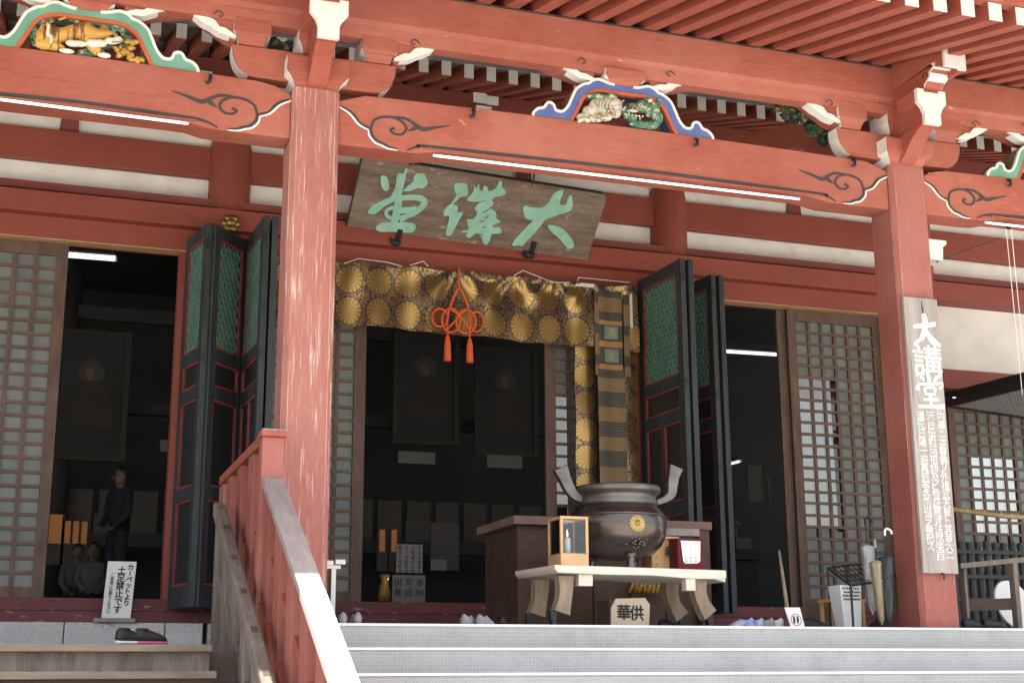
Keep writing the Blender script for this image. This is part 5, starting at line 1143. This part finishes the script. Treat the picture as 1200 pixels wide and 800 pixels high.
# ---- umbrella stand corner
Yu = 12.0
us = thing('umbrella_rack', 'black wire rack with a slanting grid top left of the right pillar', 'rack', (*at(1000,735,Yu)[:2], FL))
A_, B_, C_, D_ = Vector(at(970,665,12.5)), Vector(at(1036,657,12.5)), Vector(at(1052,678,Yu)), Vector(at(997,686,Yu))
for p, q in ((A_,B_),(B_,C_),(C_,D_),(D_,A_)): MB().tube([p,q], .011, 6).build('frame_rod', 'iron', us)
for k in range(1, 12): t_ = k/12; MB().tube([A_.lerp(B_,t_), D_.lerp(C_,t_)], .006, 5).build('grid_rod', 'iron', us)
for k in range(1, 4): t_ = k/4; MB().tube([A_.lerp(D_,t_), B_.lerp(C_,t_)], .006, 5).build('grid_rod', 'iron', us)
for p in (D_, C_, A_, B_): MB().tube([p, (p.x, p.y, FL)], .012, 6).build('leg', 'iron', us)
def umbrella(label, hpx, tpx, Y, m, hm, w=.06, hook=True, stretch=.2):
    A = Vector(at(*tpx, Y)); A.z = max(A.z, FL+.01); B = Vector(at(*hpx, Y)); u = (B-A)
    t = thing('umbrella', label, 'umbrella', tuple(A), 'umbrellas beside the right pillar')
    L = u.length; d = u.normalized()
    pts = [A+d*(L*f) for f in (0,.03,.06,.25,.5,.68,.73,.76)]
    vs = []
    m_ = MB(); n = 16; rr = [.006,.012,w*.45,w*.75,w*.9,w,w*1.15,.014]
    side = d.cross(Vector((0,1,0))).normalized(); fw = d.cross(side)
    V = []; Fc = []
    for i, p in enumerate(pts):
        for k in range(n):
            a_ = 2*pi*k/n; r_ = rr[i]*(1+(.18 if k % 2 else -.1)*(1 if 1 < i < 7 else 0)); V.append(p+side*r_*cos(a_)+fw*r_*sin(a_))
    for i in range(len(pts)-1):
        for k in range(n): Fc.append((i*n+k, i*n+(k+1)%n, (i+1)*n+(k+1)%n, (i+1)*n+k))
    m_.add(V, Fc).build('canopy', m, t, smooth=True)
    MB().tube([A+d*L*.73, B], .007, 6).build('shaft', 'iron', t)
    hk = [B-d*.02, B+d*.03, B+d*.05+side*-.03, B+d*.03+side*-.07, B-d*.0+side*-.075] if hook else [B-d*.08, B-d*.04, B]
    MB().tube(smooth_path(hk, 4), .012, 8).build('handle', hm, t, smooth=True)
    MB().tube([A+d*L*.5-side*.0, A+d*L*.52], w*1.02, 12).build('strap', m, t)
umbrella('khaki rolled umbrella with a yellow tag, middle of the three', (1025,632), (1034,732), 11.75, 'umb_khaki', 'umb_khaki', .06, False)
umbrella('black umbrella with a white hooked handle, nearest the right pillar', (1037,625), (1042,733), 11.7, 'umb_black', 'plastic_white', .062)
umbrella('pale clear umbrella with a black hooked handle, leftmost of the three', (1014,612), (1023,720), 12.1, 'umb_clear', 'rubber_black', .058)
tgp = at(1027,630,11.74); MB().box(tgp[0]-.02, tgp[0]+.02, 11.66, 11.7, tgp[2]-.03, tgp[2]+.02)
# white perforated bin
Yb2 = 12.15; q = [xz(*p, Yb2) for p in ((982,685),(1007,686),(1010,735),(990,735))]
bn = thing('perforated_bin', 'white plastic bin with a band of round holes in front of the small stool', 'bin', ((q[0][0]+q[1][0])/2, Yb2, FL))
MB().hexa([(q[3][0],Yb2,FL),(q[2][0],Yb2,FL),(q[2][0],Yb2+.16,FL),(q[3][0],Yb2+.16,FL),(q[0][0],Yb2-.04,q[0][1]),(q[1][0],Yb2-.04,q[0][1]),(q[1][0],Yb2+.2,q[0][1]),(q[0][0],Yb2+.2,q[0][1])]).build('bin_body', 'plastic_white', bn, bevel=.008)
hl = MB(); W2 = q[1][0]-q[0][0]
for r in range(4):
    for k in range(8):
        x = q[0][0]+.03+(W2-.05)*(k+.5*(r%2))/8; z = q[0][1]-.035-r*.035; hl.lathe([(.009,0),(.009,.004)], (0,0,0), 8); n0_ = len(hl.v)-16
        for i in range(n0_, len(hl.v)): v = hl.v[i]; hl.v[i] = (x+v[0], Yb2-.036-v[2], z+v[1])
hl.build('holes', 'ink', bn, kind='stuff')
# stool and cardboard box
Yt = 12.35; a = xz(974,701,Yt); b = xz(1017,735,Yt)
sl_ = thing('small_stool', 'small yellow pine stool behind the white bin', 'stool', ((a[0]+b[0])/2, Yt+.12, FL))
MB().box(a[0], b[0], Yt, Yt+.26, a[1]-.03, a[1]).build('seat', 'stool_wood', sl_, bevel=.004)
for x in (a[0]+.015, b[0]-.05):
    for y in (Yt+.005, Yt+.22): MB().box(x, x+.032, y, y+.032, FL, a[1]-.031).build('leg', 'stool_wood', sl_)
t, x0, x1, z0, z1 = boxy('cardboard_box', 'dark brown cardboard box left of the pine stool', 'box', 962, 701, 981, 735, 12.7, .3, 'cardboard', FL)
# slipper notice leaning, pole
Ym = 12.0; q = [xz(*p, Ym) for p in ((922,711),(940,711),(944,735),(928,735))]
sn = thing('slipper_notice', 'white card with a pair of black footprints in a red ring leaning on the sill', 'notice', (q[3][0], Ym, FL))
MB().ext([(q[3][0],FL),(q[2][0],FL),(q[1][0],q[1][1]),(q[0][0],q[0][1])], lambda a, b, c: (a, Ym-c+(b-FL)*.2, b), -.01, 0).build('card', 'white_paper', sn)
NFm = lambda a, b, c: (a, Ym-c+(b-FL)*.2, b); ccx, ccz = (q[0][0]+q[2][0])/2+.01, (q[0][1]+FL)/2-.01
MB().ribbon([(ccx+.055*cos(k*pi/6), ccz+.055*sin(k*pi/6)) for k in range(13)], .008, NFm, .0, .002, 2).build('red_ring', 'shoe_pink', sn)
for dx in (-.022, .018): MB().ribbon([(ccx+dx-.008,ccz-.035),(ccx+dx,ccz),(ccx+dx-.003,ccz+.035)], [.014,.022,.016], NFm, .002, .004, 2).build('footprint', 'ink', sn)
pl = thing('leaning_pole', 'thin brown wooden pole leaning in the right doorway behind the slipper notice', 'pole', (*at(924,712,12.3)[:2], FL))
MB().tube([at(913,645,12.9), at(918,680,12.6), (at(925,716,12.3)[0], 12.3, FL)], [.012,.018,.022], 8).build('pole', 'table_wood', pl)
# ---- right edge: bench, black slatted fence, bamboo, disc, net and wires
bf = thing('black_fence', 'low black slatted bamboo fence beyond the right pillar', 'fence', (13.2, 15.2, FL))
Yf = 15.3; fz1 = xz(1150,633,Yf)[1]
x = 11.3
while x < 14.6:
    MB().tube([(x,Yf,FL),(x,Yf,fz1-random.uniform(0,.03))], .045, 8).build('fence_slat', 'black_stile', bf); x += .135
for z in (fz1-.18, fz1-.5, fz1-.8): MB().box(11.2, 14.7, Yf-.075, Yf-.046, z, z+.05).build('fence_rail', 'black_lacquer', bf)
bch = thing('grey_barrier', 'rough grey wooden barrier frame at the right edge of the porch', 'barrier', (*at(1160,735,12.3)[:2], FL))
Yg = 12.3
def pb_(px0, py0, px1, py1, nm, m='bare_wood', Y=Yg, D=.09):
    a = xz(px0,py0,Y); b = xz(px1,py1,Y); MB().box(a[0], b[0], Y, Y+D, min(a[1],b[1]) if py1 < 730 else FL, a[1]).build(nm, m, bch, bevel=.006)
pb_(1129,662,1138,735,'post', Y=12.5); pb_(1187,659,1199,735,'post'); 
a = at(1124,663,12.5); b = at(1205,655,12.3); MB().obox(a, b, .09, .055).build('top_rail', 'bare_wood', bch, bevel=.005)
a = at(1134,709,12.6); b = at(1190,707,12.38); MB().obox(a, b, .06, .12).build('lower_rail', 'tread_dark', bch)
dc = thing('white_disc', 'round white fan like disc leaning behind the grey barrier', 'disc', (*at(1188,730,12.9)[:2], FL))
c_ = at(1189,708,12.9); D_m = MB(); n = 28
D_m.add([(c_[0]+.235*cos(2*pi*k/n), 12.9+.1*sin(2*pi*k/n), c_[2]+.27*sin(2*pi*k/n)) for k in range(n)]+[(c_[0]+.235*cos(2*pi*k/n), 12.93+.1*sin(2*pi*k/n), c_[2]+.27*sin(2*pi*k/n)) for k in range(n)], [tuple(range(n)), tuple(range(2*n-1,n-1,-1))]+[(k,(k+1)%n,n+(k+1)%n,n+k) for k in range(n)]).build('disc_face', 'white_paper', dc); dc_c = MB().blob((c_[0],12.88,c_[2]),(.03,.02,.03)); dc_c.build('hub', 'shoe_grey', dc)
bb_ = thing('bamboo_pole', 'yellow bamboo pole slung across the right lattice door', 'pole', at(1160,600,15.6))
P0, P1 = Vector(at(1112,596,15.6)), Vector(at(1230,608,15.6)); MB().tube([P0, P0.lerp(P1,.5)-Vector((0,0,.02)), P1], .035, 8).build('pole', 'bamboo', bb_, smooth=True)
for k in range(1, 6): c = P0.lerp(P1, k/6); MB().tube([c-Vector((.012,0,0)), c+Vector((.012,0,0))], .04, 8).build('node', 'stool_wood', bb_)
nt_ = thing('net_canopy', 'dark wire net canopy over the low right lattice door', 'net', (13.6, 15.5, 4.0))
NA, NB, NC, ND = Vector((12.65,16.85,4.05)), Vector((16.5,16.85,4.05)), Vector((16.5,14.9,3.62)), Vector((12.65,14.9,3.62))
NA, NB = Vector(at(1106,474,16.85)), Vector(at(1260,497,16.85)); ND = Vector(at(1204,450,14.6)); NC = ND+(NB-NA)
for p, q in ((NA,NB),(ND,NC),(NA,ND)): MB().obox(p, q, .06, .1 if q is ND else .05).build('frame_bar', 'iron', nt_)
nw_ = MB()
for k in range(1, 44): t_ = k/44; nw_.tube([NA.lerp(NB,t_), ND.lerp(NC,t_)], .007, 4)
for k in range(1, 30): t_ = k/30; nw_.tube([NA.lerp(ND,t_), NB.lerp(NC,t_)], .007, 4)
nw_.build('wire_net', 'shoe_grey', nt_, kind='stuff')
bk_ = MB().add([tuple(NA+Vector((0,0,.14))), tuple(NB+Vector((0,0,.14))), tuple(NC+Vector((0,0,.14))), tuple(ND+Vector((0,0,.14))), tuple(NA+Vector((0,0,.17))), tuple(NB+Vector((0,0,.17))), tuple(NC+Vector((0,0,.17))), tuple(ND+Vector((0,0,.17)))], [(0,1,2,3),(7,6,5,4),(0,4,5,1),(1,5,6,2),(2,6,7,3),(3,7,4,0)]); bk_.build('dark_cover', 'ink', nt_)
wi = thing('hanging_wires', 'two thin pale wires hanging from the right porch beam', 'wire', at(1183,268,11.6))
for p, q in (((1179,268),(1198,462)),((1185,268),(1204,462))): MB().tube([at(*p,11.6), at(*q,12.2)], .004, 5).build('wire', 'white_paint', wi)
MB().lathe([(.03,0),(.03,.04)], at(1182,268,11.6), 8).build('pulley', 'iron', wi)
rp = thing('black_rope', 'thin black cord stretched from the right pillar up to the wall rail', 'cord', at(1098,307,11.95))
MB().tube([at(1098,307,12.0), at(1140,290,14.0), at(1174,279,16.6)], .008, 5).build('cord', 'iron', rp)
a = xz(1090,290,12.1); part(MB().ext([(a[0]-.1,a[1]+.06),(a[0]+.14,a[1]+.06),(a[0]+.14,a[1]+.02),(a[0]+.09,a[1]-.02),(a[0]+.08,a[1]-.17),(a[0]-.1,a[1]-.17)], FY(12.0), 0, -.2), 'white_beam_nose', 'white_paint')
# connecting beam from the right pillar back to the wall (underside seen)
for x in PX: part(MB().ext([(11.93,5.25),(11.93,5.6),(13.5,6.4),(16.8,7.3),(16.8,6.98),(13.5,6.1)], FX(x-.12), 0, .24), 'connecting_beam', 'red_y')
# ================================================================== people inside
def person(label, px, Y, z0, h, m_top, m_leg, sit=False, arm=0, turn=0):
    x = at(px, 640, Y)[0]; t = thing('person', label, 'person', (x, Y, z0)); k = h/1.72
    P = lambda a, b, c: (x+(a*cos(turn)-b*sin(turn))*k, Y+(a*sin(turn)+b*cos(turn))*k, z0+c*k)
    if not sit:
        V = [P(0,0,.95),P(0,0,1.15),P(0,.01,1.38),P(0,0,1.47),P(.19,0,1.4),P(.24,-.02,1.12),P(.2,-.2,.95+arm),P(-.19,0,1.4),P(-.24,-.02,1.12),P(-.12,-.18,.98)]
        Ed = [(0,1),(1,2),(2,3),(2,4),(4,5),(5,6),(2,7),(7,8),(8,9)]
        skinned('jacket', m_top, t, V, Ed, [.15*k,.145*k,.17*k,.06*k,.075*k,.055*k,.04*k,.075*k,.055*k,.04*k])
        V = [P(0,0,.96),P(.1,0,.88),P(.11,-.02,.48),P(.11,.01,.07),P(-.1,0,.88),P(-.12,-.02,.48),P(-.12,.02,.07)]
        skinned('trousers', m_leg, t, V, [(0,1),(1,2),(2,3),(0,4),(4,5),(5,6)], [.1*k,.095*k,.07*k,.05*k,.095*k,.07*k,.05*k])
        for s in (.11,-.12): MB().blob(P(s,-.07,.04), (.045*k,.12*k,.04*k)).build('shoe', 'rubber_black', t, smooth=True)
        hd = 1.6; hands = [P(.19,-.22,.94+arm), P(-.1,-.2,.97)]
    else:
        V = [P(0,0,.1),P(0,0,.35),P(0,0,.6),P(0,0,.68),P(.17,0,.6),P(.2,-.1,.38),P(.08,-.26,.25),P(-.17,0,.6),P(-.2,-.1,.38),P(-.08,-.26,.25)]
        skinned('jacket', m_top, t, V, [(0,1),(1,2),(2,3),(2,4),(4,5),(5,6),(2,7),(7,8),(8,9)], [.19*k,.17*k,.17*k,.06*k,.075*k,.055*k,.04*k,.075*k,.055*k,.04*k])
        V = [P(0,0,.12),P(.14,-.1,.12),P(.22,-.38,.1),P(.0,-.32,.06),P(-.14,-.1,.12),P(-.22,-.38,.1),P(-.02,-.36,.06)]
        skinned('trousers', m_leg, t, V, [(0,1),(1,2),(2,3),(0,4),(4,5),(5,6)], [.16*k,.1*k,.08*k,.05*k,.1*k,.08*k,.05*k])
        hd = .82; hands = [P(.06,-.3,.24), P(-.06,-.3,.24)]
    b = MB().blob(P(0,-.01,hd), (.078*k,.095*k,.115*k), 16, 12); b.tube([P(0,0,hd-.16), P(0,0,hd-.05)], .05*k, 10)
    b.blob(P(-.02,-.105,hd-.01), (.014*k,.022*k,.025*k), 8, 6).blob(P(.078,0,hd-.01), (.012,.022,.032), 8, 6).blob(P(-.078,0,hd-.01), (.012,.022,.032), 8, 6)
    b.build('head', 'skin', t, smooth=True)
    MB().blob(P(0,.02,hd+.045), (.088*k,.1*k,.095*k), 14, 10).build('hair', 'hair', t, smooth=True)
    e = MB()
    for s in (-.035,.03): e.blob(P(s,-.095,hd+.012), (.013,.008,.007), 6, 4)
    e.tube([P(-.03,-.098,hd-.06), P(.02,-.098,hd-.06)], .005, 5); e.build('face_features', 'hair', t)
    for hp in hands:
        h_ = MB().blob(hp, (.03*k,.045*k,.022*k), 8, 6)
        for q in range(4): h_.tube([(hp[0]-.022+q*.015, hp[1]-.03, hp[2]), (hp[0]-.022+q*.015, hp[1]-.075, hp[2]-.01), (hp[0]-.022+q*.015, hp[1]-.09, hp[2]-.03)], [.009,.008,.006], 6)
        h_.tube([(hp[0]+.03, hp[1], hp[2]), (hp[0]+.045, hp[1]-.04, hp[2]-.01)], [.01,.008], 6); h_.build('hand', 'skin', t, smooth=True)
person('person in a dark jacket standing just inside the left doorway, looking left', 137, 18.3, .87, 1.76, 'cloth_navy', 'cloth_navy', turn=-1.1)
person('person in dark clothes seated before the wide orange screen', 92, 19.6, .87, 1.62, 'cloth_brown', 'cloth_navy', True)
person('person in a pale shirt seated beside the standing person', 110, 19.2, .87, 1.62, 'cloth_pale', 'cloth_navy', True)
# small shrine vessel glow
gl_ = thing('altar_candle', 'tiny burning candle low in the middle doorway left of the boards', 'candle', at(454,690,19)); MB().lathe([(.02,0),(.02,.12)], at(454,690,19), 8).build('wax', 'paper_dim', gl_); MB().lathe([(.001,.12),(.018,.15),(.001,.2)], at(454,690,19), 8).build('flame', 'flame', gl_)
bv = thing('brass_vase', 'small brass vase below the tiny candle in the middle doorway', 'vase', at(450,706,18.8)); MB().lathe([(.06,0),(.09,.1),(.06,.25),(.04,.3),(.08,.38)], at(450,706,18.8), 14).build('vessel', 'gold_paint', bv, smooth=True)
# ================================================================== trees behind the hall, seen through the clear panes
random.seed(21)
def tree(x, y, h, label):
    t = thing('conifer_tree' if h > 14 else 'broadleaf_tree', label, 'tree', (x, y, -1.6), 'trees behind the hall')
    MB().tube([(x,y,-1.6),(x+.2,y,-1.6+h*.5),(x,y,-1.6+h*.95)], [.4,.25,.05], 8).build('trunk', 'tread_dark', t)
    c = MB()
    for k in range(900):
        f = random.random(); r = (1-f*.8)*h*.2*sqrt(random.random()); a = random.uniform(0, 2*pi); z = -1.6+h*(.25+.75*f); s = random.uniform(.25,.55)
        p = Vector((x+r*cos(a), y+r*sin(a), z)); u = Vector((random.uniform(-1,1),random.uniform(-1,1),random.uniform(-.5,.5))).normalized(); v = u.cross(Vector((random.random(),random.random(),1))).normalized()
        c.add([p-u*s, p+v*s*.5, p+u*s, p-v*s*.5], [(0,1,2,3)])
    c.build('crown', 'carve_moss', t, fix=False)
for x, y, h in ((22,50,13),(30,56,15),(35,52,11),(41,58,16)): tree(x, y, h, 'dark tree behind the hall glimpsed through the clear lattice panes')
# custom bookkeeping done
